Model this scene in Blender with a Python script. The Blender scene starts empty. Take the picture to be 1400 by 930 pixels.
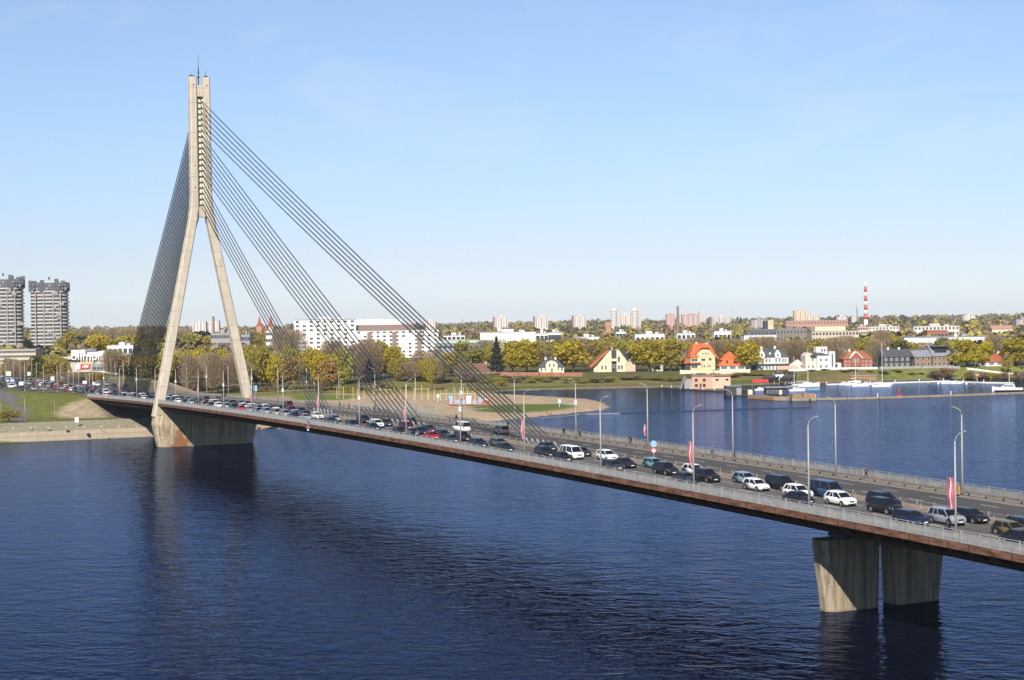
import bpy, math, random
import numpy as np
from math import sin, cos, pi, radians, sqrt, atan2
from mathutils import Matrix, Vector
random.seed(7); RNG = np.random.default_rng(7)
SC = bpy.context.scene; COL = SC.collection

# ------------------------------------------------------------------ camera (bridge frame: X along the bridge, Y across it, Z up, metres)
CX, CY, CH, YAW, PIT, ROL, FPX = 465.5467, -124.1167, 34.9546, 2.689598, -0.0110846, -0.0152582, 2176.468
_F = np.array([cos(PIT)*cos(YAW), cos(PIT)*sin(YAW), sin(PIT)])
_R0 = np.array([sin(YAW), -cos(YAW), 0.0]); _U0 = np.cross(_R0, _F)
_R = cos(ROL)*_R0 + sin(ROL)*_U0; _U = -sin(ROL)*_R0 + cos(ROL)*_U0
_C = np.array([CX, CY, CH])
cd = bpy.data.cameras.new('camera'); cam = bpy.data.objects.new('camera', cd); COL.objects.link(cam)
cam.matrix_world = Matrix(((_R[0], _U[0], -_F[0], CX), (_R[1], _U[1], -_F[1], CY), (_R[2], _U[2], -_F[2], CH), (0, 0, 0, 1)))
cd.sensor_width = 36; cd.lens = 36*FPX/1400; cd.clip_start = 1; cd.clip_end = 40000
SC.camera = cam

# ------------------------------------------------------------------ light
SKYT = [(0.0, (.76, .90, 1.32)), (.5, (1.05, 1.08, 1.25)), (.042, (.88, .87, 1.12)), (.11, (1.08, 1.06, 1.20)), (.2, (1.28, 1.22, 1.26))]
SUN = Vector((1.1, -0.83, 1.0)).normalized()
SUN_EL = math.asin(SUN.z)
w = bpy.data.worlds.new('World'); SC.world = w; w.use_nodes = True
nt = w.node_tree; bg = nt.nodes['Background']
sky = nt.nodes.new('ShaderNodeTexSky'); sky.sky_type = 'NISHITA'; sky.sun_disc = False
sky.sun_elevation = SUN_EL; sky.sun_rotation = atan2(SUN.x, SUN.y)
sky.air_density = 1.0; sky.dust_density = 0.05; sky.ozone_density = 3.0; sky.altitude = 0
tint = nt.nodes.new('ShaderNodeMix'); tint.data_type = 'RGBA'; tint.blend_type = 'MULTIPLY'; tint.inputs[0].default_value = 1; tint.inputs[7].default_value = (1.0, 1.03, 1.24, 1)
geo = nt.nodes.new('ShaderNodeTexCoord'); sep = nt.nodes.new('ShaderNodeSeparateXYZ'); nt.links.new(geo.outputs['Generated'], sep.inputs[0])
hr = nt.nodes.new('ShaderNodeValToRGB'); nt.links.new(sep.outputs[2], hr.inputs[0])          # the pale, slightly moist air low over the horizon
for i, (p_, c_) in enumerate(SKYT): 
    e_ = hr.color_ramp.elements[i] if i < 2 else hr.color_ramp.elements.new(p_)
    e_.position = p_; e_.color = (*c_, 1)
nt.links.new(hr.outputs[0], tint.inputs[7])
nt.links.new(sky.outputs[0], tint.inputs[6]); cm = nt.nodes.new('ShaderNodeMapping'); cm.inputs['Scale'].default_value = (1.2, 3.5, 9.0); cm.inputs['Rotation'].default_value = (0, .25, .5); nt.links.new(geo.outputs['Generated'], cm.inputs[0])
cn = nt.nodes.new('ShaderNodeTexNoise'); cn.inputs['Scale'].default_value = 2.2; cn.inputs['Detail'].default_value = 7; cn.inputs['Roughness'].default_value = .6; cn.inputs['Distortion'].default_value = .8; nt.links.new(cm.outputs[0], cn.inputs['Vector'])
cr = nt.nodes.new('ShaderNodeMapRange'); cr.inputs['From Min'].default_value = .52; cr.inputs['From Max'].default_value = .85; cr.inputs['To Max'].default_value = .35; nt.links.new(cn.outputs[0], cr.inputs[0])
cx = nt.nodes.new('ShaderNodeMix'); cx.data_type = 'RGBA'; nt.links.new(cr.outputs[0], cx.inputs[0]); nt.links.new(tint.outputs[2], cx.inputs[6]); cx.inputs[7].default_value = (7.6, 8.4, 9.4, 1)
nt.links.new(cx.outputs[2], bg.inputs[0]); bg.inputs[1].default_value = 0.0735
sl = bpy.data.lights.new('sun', 'SUN'); sl.energy = 5.0; sl.angle = radians(0.53); sl.color = (1.0, 0.93, 0.83)
so = bpy.data.objects.new('sun', sl); COL.objects.link(so); so.rotation_euler = SUN.to_track_quat('Z', 'Y').to_euler()
SC.view_settings.view_transform = 'Standard'; SC.view_settings.look = 'None'
SC.view_settings.exposure = 0.45; SC.view_settings.gamma = 1; SC.view_settings.use_curve_mapping = False
SC.cycles.use_denoising = True; SC.cycles.denoising_input_passes = 'RGB_ALBEDO_NORMAL'; SC.cycles.denoising_prefilter = 'ACCURATE'
SC.cycles.max_bounces = 5; SC.cycles.glossy_bounces = 3; SC.cycles.diffuse_bounces = 2; SC.cycles.transmission_bounces = 3
SC.cycles.transparent_max_bounces = 6; SC.cycles.caustics_reflective = False; SC.cycles.caustics_refractive = False
SC.cycles.use_adaptive_sampling = True; SC.cycles.adaptive_threshold = 0.01

# ------------------------------------------------------------------ helpers
def G(u, v, z=0.0):
    "world point on the level z that the photo shows at pixel (u, v)"
    d = _F*FPX + _R*(u-700) - _U*(v-465); t = (z-_C[2])/d[2]
    return _C + d*t
def DP(u, v, dep):
    d = _F*FPX + _R*(u-700) - _U*(v-465)
    return _C + d*(dep/FPX)
def PX(X, Y, Z):
    d = np.array([X, Y, Z])-_C; z = d@_F
    return 700+FPX*(d@_R)/z, 465-FPX*(d@_U)/z, z
def zd(x):
    x = max(x, -104.)/100
    return 12.791+1.2603*x-0.4257*x*x
def Xat(u, Y, dz=0.):
    lo, hi = -600., 430.
    for _ in range(50):
        m = (lo+hi)/2
        if PX(m, Y, zd(m)+dz)[0] < u: lo = m
        else: hi = m
    return lo

def tag(o, label=None, cat=None, group=None, kind=None):
    if label: o['label'] = label
    if cat: o['category'] = cat
    if group: o['group'] = group
    if kind: o['kind'] = kind
    return o
def empty(name, loc=(0, 0, 0), rz=0., label=None, cat=None, group=None, scale=1.):
    o = bpy.data.objects.new(name, None); COL.objects.link(o); o.location = loc; o.rotation_euler = (0, 0, rz)
    o.scale = (scale,)*3; o.empty_display_size = 0.2
    return tag(o, label, cat, group)

class MB:
    def __init__(s): s.v = []; s.f = []; s.m = []; s.n = 0
    def add(s, vs, fs, mi=0):
        s.v.extend([tuple(map(float, p)) for p in vs]); s.f.extend([tuple(i+s.n for i in f) for f in fs]); s.m.extend([mi]*len(fs)); s.n += len(vs)
        return s
    def box(s, x0, x1, y0, y1, z0, z1, mi=0):
        return s.hexa([(x0, y0, z0), (x1, y0, z0), (x1, y1, z0), (x0, y1, z0), (x0, y0, z1), (x1, y0, z1), (x1, y1, z1), (x0, y1, z1)], mi)
    def hexa(s, p, mi=0):
        return s.add(p, [(0, 3, 2, 1), (4, 5, 6, 7), (0, 1, 5, 4), (1, 2, 6, 5), (2, 3, 7, 6), (3, 0, 4, 7)], mi)
    def prism(s, poly, z0, z1, mi=0):
        n = len(poly)
        return s.add([(x, y, z0) for x, y in poly]+[(x, y, z1) for x, y in poly],
                     [tuple(range(n-1, -1, -1)), tuple(range(n, 2*n))]+[(i, (i+1) % n, n+(i+1) % n, n+i) for i in range(n)], mi)
    def prismY(s, poly, y0, y1, mi=0):   # poly in (x, z), extruded along y
        n = len(poly)
        return s.add([(x, y0, z) for x, z in poly]+[(x, y1, z) for x, z in poly],
                     [tuple(range(n)), tuple(range(2*n-1, n-1, -1))]+[((i+1) % n, i, n+i, n+(i+1) % n) for i in range(n)], mi)
    def prismX(s, poly, x0, x1, mi=0):   # poly in (y, z), extruded along x
        n = len(poly)
        return s.add([(x0, y, z) for y, z in poly]+[(x1, y, z) for y, z in poly],
                     [tuple(range(n-1, -1, -1)), tuple(range(n, 2*n))]+[(i, (i+1) % n, n+(i+1) % n, n+i) for i in range(n)], mi)
    def loft(s, rings, mi=0, cap=True, closed=True):
        n = len(rings[0]); vs = [p for r in rings for p in r]; fs = []
        for k in range(len(rings)-1):
            for i in range(n if closed else n-1):
                j = (i+1) % n; fs.append((k*n+i, k*n+j, (k+1)*n+j, (k+1)*n+i))
        if cap: fs += [tuple(range(n-1, -1, -1)), tuple(range((len(rings)-1)*n, len(rings)*n))]
        return s.add(vs, fs, mi)
    def tube(s, pts, r, n=6, mi=0, cap=True):
        pts = [Vector(p) for p in pts]; rs = r if isinstance(r, (list, tuple)) else [r]*len(pts); rings = []
        for i, p in enumerate(pts):
            t = (pts[min(i+1, len(pts)-1)]-pts[max(i-1, 0)]).normalized()
            a = t.cross(Vector((0, 0, 1)) if abs(t.z) < .9 else Vector((1, 0, 0))).normalized(); b = t.cross(a)
            rings.append([p+(a*cos(2*pi*k/n)+b*sin(2*pi*k/n))*rs[i] for k in range(n)])
        return s.loft(rings, mi, cap)
    def lathe(s, prof, n=12, c=(0, 0), mi=0):   # prof [(r,z)]
        return s.loft([[(c[0]+r*cos(2*pi*k/n), c[1]+r*sin(2*pi*k/n), z) for k in range(n)] for r, z in prof], mi)
    def build(s, name, mats, parent=None, smooth=False, loc=None):
        me = bpy.data.meshes.new(name); me.from_pydata(s.v, [], s.f)
        mats = mats if isinstance(mats, (list, tuple)) else [mats]
        for m in mats: me.materials.append(m)
        if len(mats) > 1: me.polygons.foreach_set('material_index', s.m)
        if smooth: me.polygons.foreach_set('use_smooth', [True]*len(s.f))
        me.validate(); me.update()
        return link(name, me, parent, loc)
def link(name, me, parent=None, loc=None):
    o = bpy.data.objects.new(name, me); COL.objects.link(o)
    if parent is not None: o.parent = parent
    if loc is not None: o.location = loc
    return o
def children(o): return [c for c in KIDS.get(o.name, [])]
def copy_tree(root, parent=None):
    def rec(o, par):
        c = o.copy(); COL.objects.link(c); c.parent = par
        for ch in o.children: rec(ch, c)
        return c
    return rec(root, parent)

# ------------------------------------------------------------------ materials
MC = {}
def mat(name, col, rough=0.6, spec=0.3, metal=0., var=0.12, scale=0.8, col2=None, bump=0., coat=0., obvar=0., stretch=None, trans=0., emis=None):
    """base colour broken up by two noises; var = strength; stretch = per-axis scale of the noise (streaks)"""
    if name in MC: return MC[name]
    m = bpy.data.materials.new(name); m.use_nodes = True; t = m.node_tree; b = t.nodes['Principled BSDF']; L = t.links.new
    b.inputs['Roughness'].default_value = rough; b.inputs['Specular IOR Level'].default_value = spec; b.inputs['Metallic'].default_value = metal
    b.inputs['Coat Weight'].default_value = coat
    if coat: b.inputs['Coat Roughness'].default_value = .08
    tc = t.nodes.new('ShaderNodeTexCoord'); mp = t.nodes.new('ShaderNodeMapping'); L(tc.outputs['Object'], mp.inputs[0])
    if stretch: mp.inputs['Scale'].default_value = stretch
    n1 = t.nodes.new('ShaderNodeTexNoise'); n1.inputs['Scale'].default_value = scale; n1.inputs['Detail'].default_value = 6; n1.inputs['Roughness'].default_value = .65
    L(mp.outputs[0], n1.inputs['Vector'])
    r = t.nodes.new('ShaderNodeValToRGB'); L(n1.outputs[0], r.inputs[0])
    c = np.array(col[:3]); c2 = np.array(col2[:3]) if col2 is not None else c*(1+var)
    r.color_ramp.elements[0].position = .32; r.color_ramp.elements[1].position = .68
    r.color_ramp.elements[0].color = (*np.clip(c*(1-var) if col2 is None else c, 0, 1), 1); r.color_ramp.elements[1].color = (*np.clip(c2, 0, 1), 1)
    out = r.outputs[0]
    if obvar:
        oi = t.nodes.new('ShaderNodeObjectInfo'); hs = t.nodes.new('ShaderNodeHueSaturation')
        mr = t.nodes.new('ShaderNodeMapRange'); mr.inputs['To Min'].default_value = 1-obvar; mr.inputs['To Max'].default_value = 1+obvar
        L(oi.outputs['Random'], mr.inputs[0]); L(mr.outputs[0], hs.inputs['Value'])
        m2 = t.nodes.new('ShaderNodeMapRange'); m2.inputs['To Min'].default_value = .5-.035*obvar/.3; m2.inputs['To Max'].default_value = .5+.02*obvar/.3
        ml = t.nodes.new('ShaderNodeMath'); ml.operation = 'FRACT'; mm = t.nodes.new('ShaderNodeMath'); mm.operation = 'MULTIPLY'; mm.inputs[1].default_value = 7.3
        L(oi.outputs['Random'], mm.inputs[0]); L(mm.outputs[0], ml.inputs[0]); L(ml.outputs[0], m2.inputs[0]); L(m2.outputs[0], hs.inputs['Hue'])
        L(out, hs.inputs['Color']); out = hs.outputs[0]
    L(out, b.inputs['Base Color'])
    if bump:
        bp = t.nodes.new('ShaderNodeBump'); bp.inputs['Strength'].default_value = bump; bp.inputs['Distance'].default_value = .05
        L(n1.outputs[0], bp.inputs['Height']); L(bp.outputs[0], b.inputs['Normal'])
    if trans:
        tr = t.nodes.new('ShaderNodeBsdfTranslucent'); L(out, tr.inputs[0]); mx = t.nodes.new('ShaderNodeMixShader'); mx.inputs[0].default_value = trans
        L(b.outputs[0], mx.inputs[1]); L(tr.outputs[0], mx.inputs[2]); L(mx.outputs[0], t.nodes['Material Output'].inputs[0])
    MC[name] = m
    return m

def concrete(name, base, stain, joint=4.0, streak=.5):
    "cast concrete: vertical streaks, patches and pour joints every few metres"
    m = bpy.data.materials.new(name); m.use_nodes = True; t = m.node_tree; b = t.nodes['Principled BSDF']; L = t.links.new
    b.inputs['Roughness'].default_value = .85; b.inputs['Specular IOR Level'].default_value = .2
    tc = t.nodes.new('ShaderNodeTexCoord')
    def noise(sc, st, det=6):
        mp = t.nodes.new('ShaderNodeMapping'); mp.inputs['Scale'].default_value = st; L(tc.outputs['Object'], mp.inputs[0])
        n = t.nodes.new('ShaderNodeTexNoise'); n.inputs['Scale'].default_value = sc; n.inputs['Detail'].default_value = det; n.inputs['Roughness'].default_value = .7
        L(mp.outputs[0], n.inputs['Vector']); return n
    patch = noise(.35, (1, 1, 1)); st = noise(1.6, (1, 1, .06)); fine = noise(3., (1, 1, 1))
    def ramp(n, a, bb):
        r = t.nodes.new('ShaderNodeMapRange'); r.inputs['From Min'].default_value = a; r.inputs['From Max'].default_value = bb; L(n.outputs[0], r.inputs[0]); return r
    rp, rs_, rf = ramp(patch, .35, .7), ramp(st, .44, .60), ramp(fine, .3, .7)
    def mix(f, a, bb, mode='MIX', k=None):
        x = t.nodes.new('ShaderNodeMix'); x.data_type = 'RGBA'; x.blend_type = mode
        if k is not None:
            q = t.nodes.new('ShaderNodeMath'); q.operation = 'MULTIPLY'; q.inputs[1].default_value = k; L(f, q.inputs[0]); f = q.outputs[0]
        L(f, x.inputs[0])
        for i, c in ((6, a), (7, bb)):
            if isinstance(c, tuple): x.inputs[i].default_value = (*c, 1)
            else: L(c, x.inputs[i])
        return x.outputs[2]
    c = mix(rp.outputs[0], base, tuple(np.array(base)*.72))
    c = mix(rs_.outputs[0], c, stain, k=streak)
    c = mix(rf.outputs[0], c, tuple(np.array(base)*1.12), k=.35)
    sp = t.nodes.new('ShaderNodeSeparateXYZ'); L(tc.outputs['Object'], sp.inputs[0])
    d = t.nodes.new('ShaderNodeMath'); d.operation = 'DIVIDE'; d.inputs[1].default_value = joint; L(sp.outputs[2], d.inputs[0])
    fr = t.nodes.new('ShaderNodeMath'); fr.operation = 'FRACT'; L(d.outputs[0], fr.inputs[0])
    gt = t.nodes.new('ShaderNodeMath'); gt.operation = 'LESS_THAN'; gt.inputs[1].default_value = .25/joint; L(fr.outputs[0], gt.inputs[0])
    c = mix(gt.outputs[0], c, tuple(np.array(base)*.45), k=.55)
    fl = t.nodes.new('ShaderNodeMath'); fl.operation = 'FLOOR'; L(d.outputs[0], fl.inputs[0])
    wn = t.nodes.new('ShaderNodeTexWhiteNoise'); wn.noise_dimensions = '1D'; L(fl.outputs[0], wn.inputs['W'])
    c = mix(wn.outputs[0], c, tuple(np.array(base)*.78), k=.4)
    L(c, b.inputs['Base Color'])
    bp = t.nodes.new('ShaderNodeBump'); bp.inputs['Strength'].default_value = .3; bp.inputs['Distance'].default_value = .04; L(fine.outputs[0], bp.inputs['Height']); L(bp.outputs[0], b.inputs['Normal'])
    MC[name] = m
    return m

M_PYL = concrete('pylon_concrete', (.60, .53, .42), (.30, .23, .16), 4.4, .5)
M_PIER = concrete('pier_concrete', (.50, .41, .28), (.12, .09, .06), 3.3, .9)
M_PIERS = concrete('stained_pier_concrete', (.50, .41, .28), (.12, .09, .06), 3.3, .9)
def rust_patch(m):
    "a broad orange-brown rust run on the upstream end of the pier"
    t = m.node_tree; L = t.links.new; b = t.nodes['Principled BSDF']; old = b.inputs['Base Color'].links[0].from_socket
    tc = t.nodes.new('ShaderNodeTexCoord'); mp = t.nodes.new('ShaderNodeMapping'); mp.inputs['Location'].default_value = (0, 8.4/2.6, -1.2/3.4); mp.inputs['Scale'].default_value = (0.001, 1/2.6, 1/3.4); L(tc.outputs['Object'], mp.inputs[0])
    ln = t.nodes.new('ShaderNodeVectorMath'); ln.operation = 'LENGTH'; L(mp.outputs[0], ln.inputs[0])
    n = t.nodes.new('ShaderNodeTexNoise'); n.inputs['Scale'].default_value = .55; n.inputs['Detail'].default_value = 6; n.inputs['Roughness'].default_value = .7; L(tc.outputs['Object'], n.inputs['Vector'])
    a = t.nodes.new('ShaderNodeMath'); a.operation = 'MULTIPLY_ADD'; a.inputs[1].default_value = 2.6; L(n.outputs[0], a.inputs[0]); a.inputs[2].default_value = -1.3
    c = t.nodes.new('ShaderNodeMath'); c.operation = 'ADD'; L(ln.outputs['Value'], c.inputs[0]); L(a.outputs[0], c.inputs[1])
    r = t.nodes.new('ShaderNodeMapRange'); r.inputs['From Min'].default_value = 1.15; r.inputs['From Max'].default_value = .75; L(c.outputs[0], r.inputs[0])
    x = t.nodes.new('ShaderNodeMix'); x.data_type = 'RGBA'; L(r.outputs[0], x.inputs[0]); L(old, x.inputs[6]); x.inputs[7].default_value = (.25, .12, .06, 1); L(x.outputs[2], b.inputs['Base Color'])
rust_patch(M_PIERS)
M_PIERR = concrete('streaked_pier_concrete', (.42, .345, .245), (.05, .042, .033), 30., .95)
M_ABUT = concrete('abutment_concrete', (.34, .31, .27), (.12, .10, .08), 3., .5)
M_QUAY = concrete('quay_stone', (.46, .39, .29), (.26, .19, .12), 1.5, .5)
M_RUST = mat('rusty_edge_beam', (.04, .020, .014), .85, .25, col2=(.25, .125, .078), scale=.9, stretch=(.4, 1, 2.2), bump=.4)
M_GIRD = mat('dark_girder_steel', (.028, .016, .010), .75, .25, col2=(.11, .065, .036), scale=.9, stretch=(.5, 1, 3))
M_RAIL = mat('galvanised_railing', (.40, .395, .38), .45, .5, metal=.3, var=.2, scale=1.2)
M_RAILF = mat('weathered_railing', (.30, .29, .26), .6, .4, metal=.2, var=.25, scale=.9)
M_ASPH = mat('asphalt', (.075, .069, .064), .85, .2, col2=(.15, .137, .122), scale=.35, stretch=(.12, 1, 1), bump=.2)
M_ASPF = mat('dark_asphalt', (.060, .054, .050), .85, .2, col2=(.095, .088, .08), scale=.3, stretch=(.1, 1, 1))
M_WALK = mat('sidewalk_concrete', (.25, .215, .175), .85, .2, var=.2, scale=.7)
M_MED = mat('median_concrete', (.27, .215, .16), .85, .2, var=.25, scale=.6)
M_PAINT = mat('road_paint', (.55, .54, .5), .7, .3, var=.25, scale=1.5)
M_GUARD = mat('guardrail_steel', (.21, .175, .145), .6, .4, var=.3, scale=1., metal=.2)
M_DARK = mat('dark_metal', (.03, .03, .033), .5, .4, var=.2)
M_CABLE = mat('cable_sheath', (.035, .035, .04), .5, .4, var=.2)
M_POLE = mat('painted_steel_pole', (.36, .35, .325), .5, .4, var=.15, scale=1.5)
M_WHITE = mat('white_render', (.68, .66, .62), .8, .2, var=.06, scale=.3)
M_CREAM = mat('cream_render', (.64, .56, .38), .85, .2, var=.1, scale=.4)
M_YELL = mat('yellow_render', (.64, .52, .30), .85, .2, var=.1, scale=.4)
M_BEIGE = mat('beige_render', (.50, .42, .31), .85, .2, var=.1, scale=.3)
M_PINK = mat('peach_boards', (.52, .33, .24), .85, .2, var=.1, scale=.6)
M_BRICK = mat('red_brick', (.26, .075, .045), .9, .2, col2=(.36, .12, .075), scale=1.5)
M_REDR = mat('orange_red_tiles', (.50, .10, .035), .8, .25, col2=(.66, .17, .06), scale=.7, bump=.3)
M_BRNR = mat('brown_roof', (.16, .085, .065), .8, .2, var=.2, scale=.6)
M_RUSR = mat('rust_red_roof', (.24, .07, .04), .8, .2, col2=(.34, .13, .06), scale=.5)
M_GREYR = mat('slate_roof', (.07, .075, .085), .6, .3, var=.2, scale=.6)
M_LGREY = mat('grey_metal_sheet', (.22, .23, .25), .5, .4, var=.12, scale=.5)
M_DGREY = mat('charcoal_boards', (.05, .05, .055), .7, .3, var=.2)
M_WOOD = mat('weathered_timber', (.30, .18, .10), .85, .2, var=.3, scale=1.)
M_TIMB = mat('weathered_larch_boards', (.25, .165, .105), .85, .2, var=.2, scale=1.)
M_WIN = mat('window_glass', (.03, .035, .045), .12, .6, var=.2)
M_WING = mat('grey_window_glass', (.13, .145, .16), .15, .6, var=.2)
M_GREEN = mat('pale_green_glass', (.40, .47, .40), .3, .5, var=.1)
M_SKYW = mat('distant_panel_wall', (.62, .56, .50), .9, .1, var=.06, scale=.1)
M_SKYP = mat('distant_pink_wall', (.52, .26, .21), .9, .1, var=.08, scale=.1)
M_REDP = mat('red_paint', (.55, .04, .05), .6, .3, var=.15)
M_FRED = mat('banner_carmine', (.50, .12, .16), .8, .2, var=.06)
M_FWHT = mat('banner_white', (.80, .78, .76), .8, .2, var=.04)
M_BLUE = mat('blue_paint', (.10, .30, .62), .5, .4, var=.08)
M_LBLU = mat('light_blue_paint', (.24, .40, .52), .5, .4, var=.08)
M_STEEL = mat('galvanised_steel', (.42, .43, .44), .4, .5, metal=.5, var=.15)
M_TRUNK = mat('bark', (.11, .085, .06), .9, .1, var=.25, scale=2.)
M_GREY = mat('grey_render', (.30, .29, .28), .85, .2, var=.12, scale=.3)
M_BOAT = mat('white_hull', (.78, .78, .76), .3, .5, var=.04)

def leafmat(name, c, c2, trans=.25, ov=.25):
    return mat(name, c, .85, .1, col2=c2, scale=.22, obvar=ov, trans=trans)
LM = {'lime': leafmat('lime_leaves', (.42, .35, .035), (.60, .50, .045), .5, .10),
      'olive': leafmat('olive_buds', (.32, .27, .055), (.47, .41, .075), .45, .15),
      'bare': leafmat('bare_twigs', (.30, .225, .135), (.44, .345, .21), .4, .12),
      'green': leafmat('green_leaves', (.10, .125, .03), (.17, .19, .04), .3),
      'dark': leafmat('conifer_needles', (.016, .022, .012), (.04, .042, .024), .05),
      'brown': leafmat('brown_winter_shrub', (.19, .135, .075), (.29, .21, .12), .2),
      'orange': leafmat('orange_buds', (.30, .20, .06), (.42, .30, .09), .3, .15)}

# ------------------------------------------------------------------ water
def make_water():
    m = bpy.data.materials.new('river_water'); m.use_nodes = True; t = m.node_tree; b = t.nodes['Principled BSDF']; L = t.links.new
    t.nodes.remove(b); df = t.nodes.new('ShaderNodeBsdfDiffuse'); df.inputs[0].default_value = (.0035, .0045, .011, 1)
    gl = t.nodes.new('ShaderNodeBsdfGlossy'); gl.inputs['Color'].default_value = (.50, .645, 1.0, 1); gl.inputs['Roughness'].default_value = .06
    fr = t.nodes.new('ShaderNodeFresnel'); fr.inputs[0].default_value = WIOR; mx = t.nodes.new('ShaderNodeMixShader')
    fm = t.nodes.new('ShaderNodeMath'); fm.operation = 'MULTIPLY'; fm.inputs[1].default_value = WREF; L(fr.outputs[0], fm.inputs[0]); L(fm.outputs[0], mx.inputs[0]); L(df.outputs[0], mx.inputs[1]); L(gl.outputs[0], mx.inputs[2]); L(mx.outputs[0], t.nodes['Material Output'].inputs[0])
    tc = t.nodes.new('ShaderNodeTexCoord'); rot = t.nodes.new('ShaderNodeMapping'); rot.inputs['Rotation'].default_value = (0, 0, -YAW+.22); L(tc.outputs['Object'], rot.inputs[0])
    def noise(sc, st, det, ro=.55, dist=0.):
        mp = t.nodes.new('ShaderNodeMapping'); mp.inputs['Scale'].default_value = st; L(rot.outputs[0], mp.inputs[0])
        n = t.nodes.new('ShaderNodeTexNoise'); n.inputs['Scale'].default_value = sc; n.inputs['Detail'].default_value = det; n.inputs['Roughness'].default_value = ro
        n.inputs['Distortion'].default_value = dist; L(mp.outputs[0], n.inputs['Vector']); return n
    a = noise(.60, (1, .66, 1), 3, .5, .9); s = noise(.19, (1, .55, 1), 2, .5, .9); g = noise(.008, (1, .4, 1), 4); f = noise(2.3, (1, .6, 1), 2)
    gr = t.nodes.new('ShaderNodeMapRange'); gr.inputs['From Min'].default_value = .3; gr.inputs['From Max'].default_value = .7
    gr.inputs['To Min'].default_value = .6; gr.inputs['To Max'].default_value = 1.3; L(g.outputs[0], gr.inputs[0])
    def mul(x, y):
        q = t.nodes.new('ShaderNodeMath'); q.operation = 'MULTIPLY'; L(x, q.inputs[0])
        if isinstance(y, float): q.inputs[1].default_value = y
        else: L(y, q.inputs[1])
        return q.outputs[0]
    def add(x, y):
        q = t.nodes.new('ShaderNodeMath'); q.operation = 'ADD'; L(x, q.inputs[0]); L(y, q.inputs[1]); return q.outputs[0]
    h = add(add(mul(a.outputs[0], 1.9), mul(s.outputs[0], 2.2)), mul(f.outputs[0], .09)); h = mul(h, gr.outputs[0])
    bp = t.nodes.new('ShaderNodeBump'); bp.inputs['Strength'].default_value = 1; bp.inputs['Distance'].default_value = WAVE; L(h, bp.inputs['Height']); 
    for q in (gl, fr, df): L(bp.outputs[0], q.inputs['Normal'])
    mb = MB(); mb.add([(-14000, -6000, 0), (2500, -6000, 0), (2500, 14000, 0), (-14000, 14000, 0)], [(0, 1, 2, 3)])
    tag(mb.build('river_water', m), kind='structure')
WAVE = .082; WIOR = 1.12; WREF = .82
make_water()

# ------------------------------------------------------------------ ground
def g2(u, v, z=0.): p = G(u, v, z); return (float(p[0]), float(p[1]))
SHORE = [(-47, -2500), (-47, -52), (-45, -7), (-47, 14), (-57, 35), (-56, 59), (-47, 95), (-46, 120), g2(747, 569), g2(800, 563.5), g2(829, 560.5), g2(837, 557), g2(830, 551), g2(806, 545.8), g2(743, 542), g2(684, 539),
         g2(675, 536.5), g2(714, 534), g2(850, 531), g2(930, 529.5), g2(1000, 527.5), g2(1100, 524.5), g2(1200, 521.5), g2(1300, 518.5), g2(1400, 515.5)]
d0 = np.array(SHORE[-1])-np.array(SHORE[-3]); d0 = d0/np.linalg.norm(d0)
SHORE += [tuple(np.array(SHORE[-1])+d0*700), tuple(np.array(SHORE[-1])+d0*700+np.array([600, 3000])), (3000, 16000), (-20000, 16000), (-20000, -2500)]
PLAT = [(-104, -15), (-104, 15), (-135, 26), (-220, 44), (-500, 70), (-1200, 60), (-1200, -60), (-500, -62), (-250, -46), (-150, -26)]
def sdist(P, poly):
    "signed distance (positive inside) of points P (n, 2) to a polygon"
    P = np.asarray(P, float); poly = np.asarray(poly, float); d = np.full(len(P), 1e18); ins = np.zeros(len(P), bool); n = len(poly)
    for i in range(n):
        a = poly[i]; b = poly[(i+1) % n]; ab = b-a; ap = P-a
        tt = np.clip((ap@ab)/(ab@ab), 0, 1); q = ap-tt[:, None]*ab; d = np.minimum(d, (q**2).sum(1))
        c = ((a[1] > P[:, 1]) != (b[1] > P[:, 1])); xx = a[0]+(P[:, 1]-a[1])*(ab[0])/(ab[1] if abs(ab[1]) > 1e-9 else 1e-9)
        ins ^= c & (P[:, 0] < xx)
    d = np.sqrt(d); return np.where(ins, d, -d)
def ss(x, a, b): t = np.clip((x-a)/(b-a), 0, 1); return t*t*(3-2*t)
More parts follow.
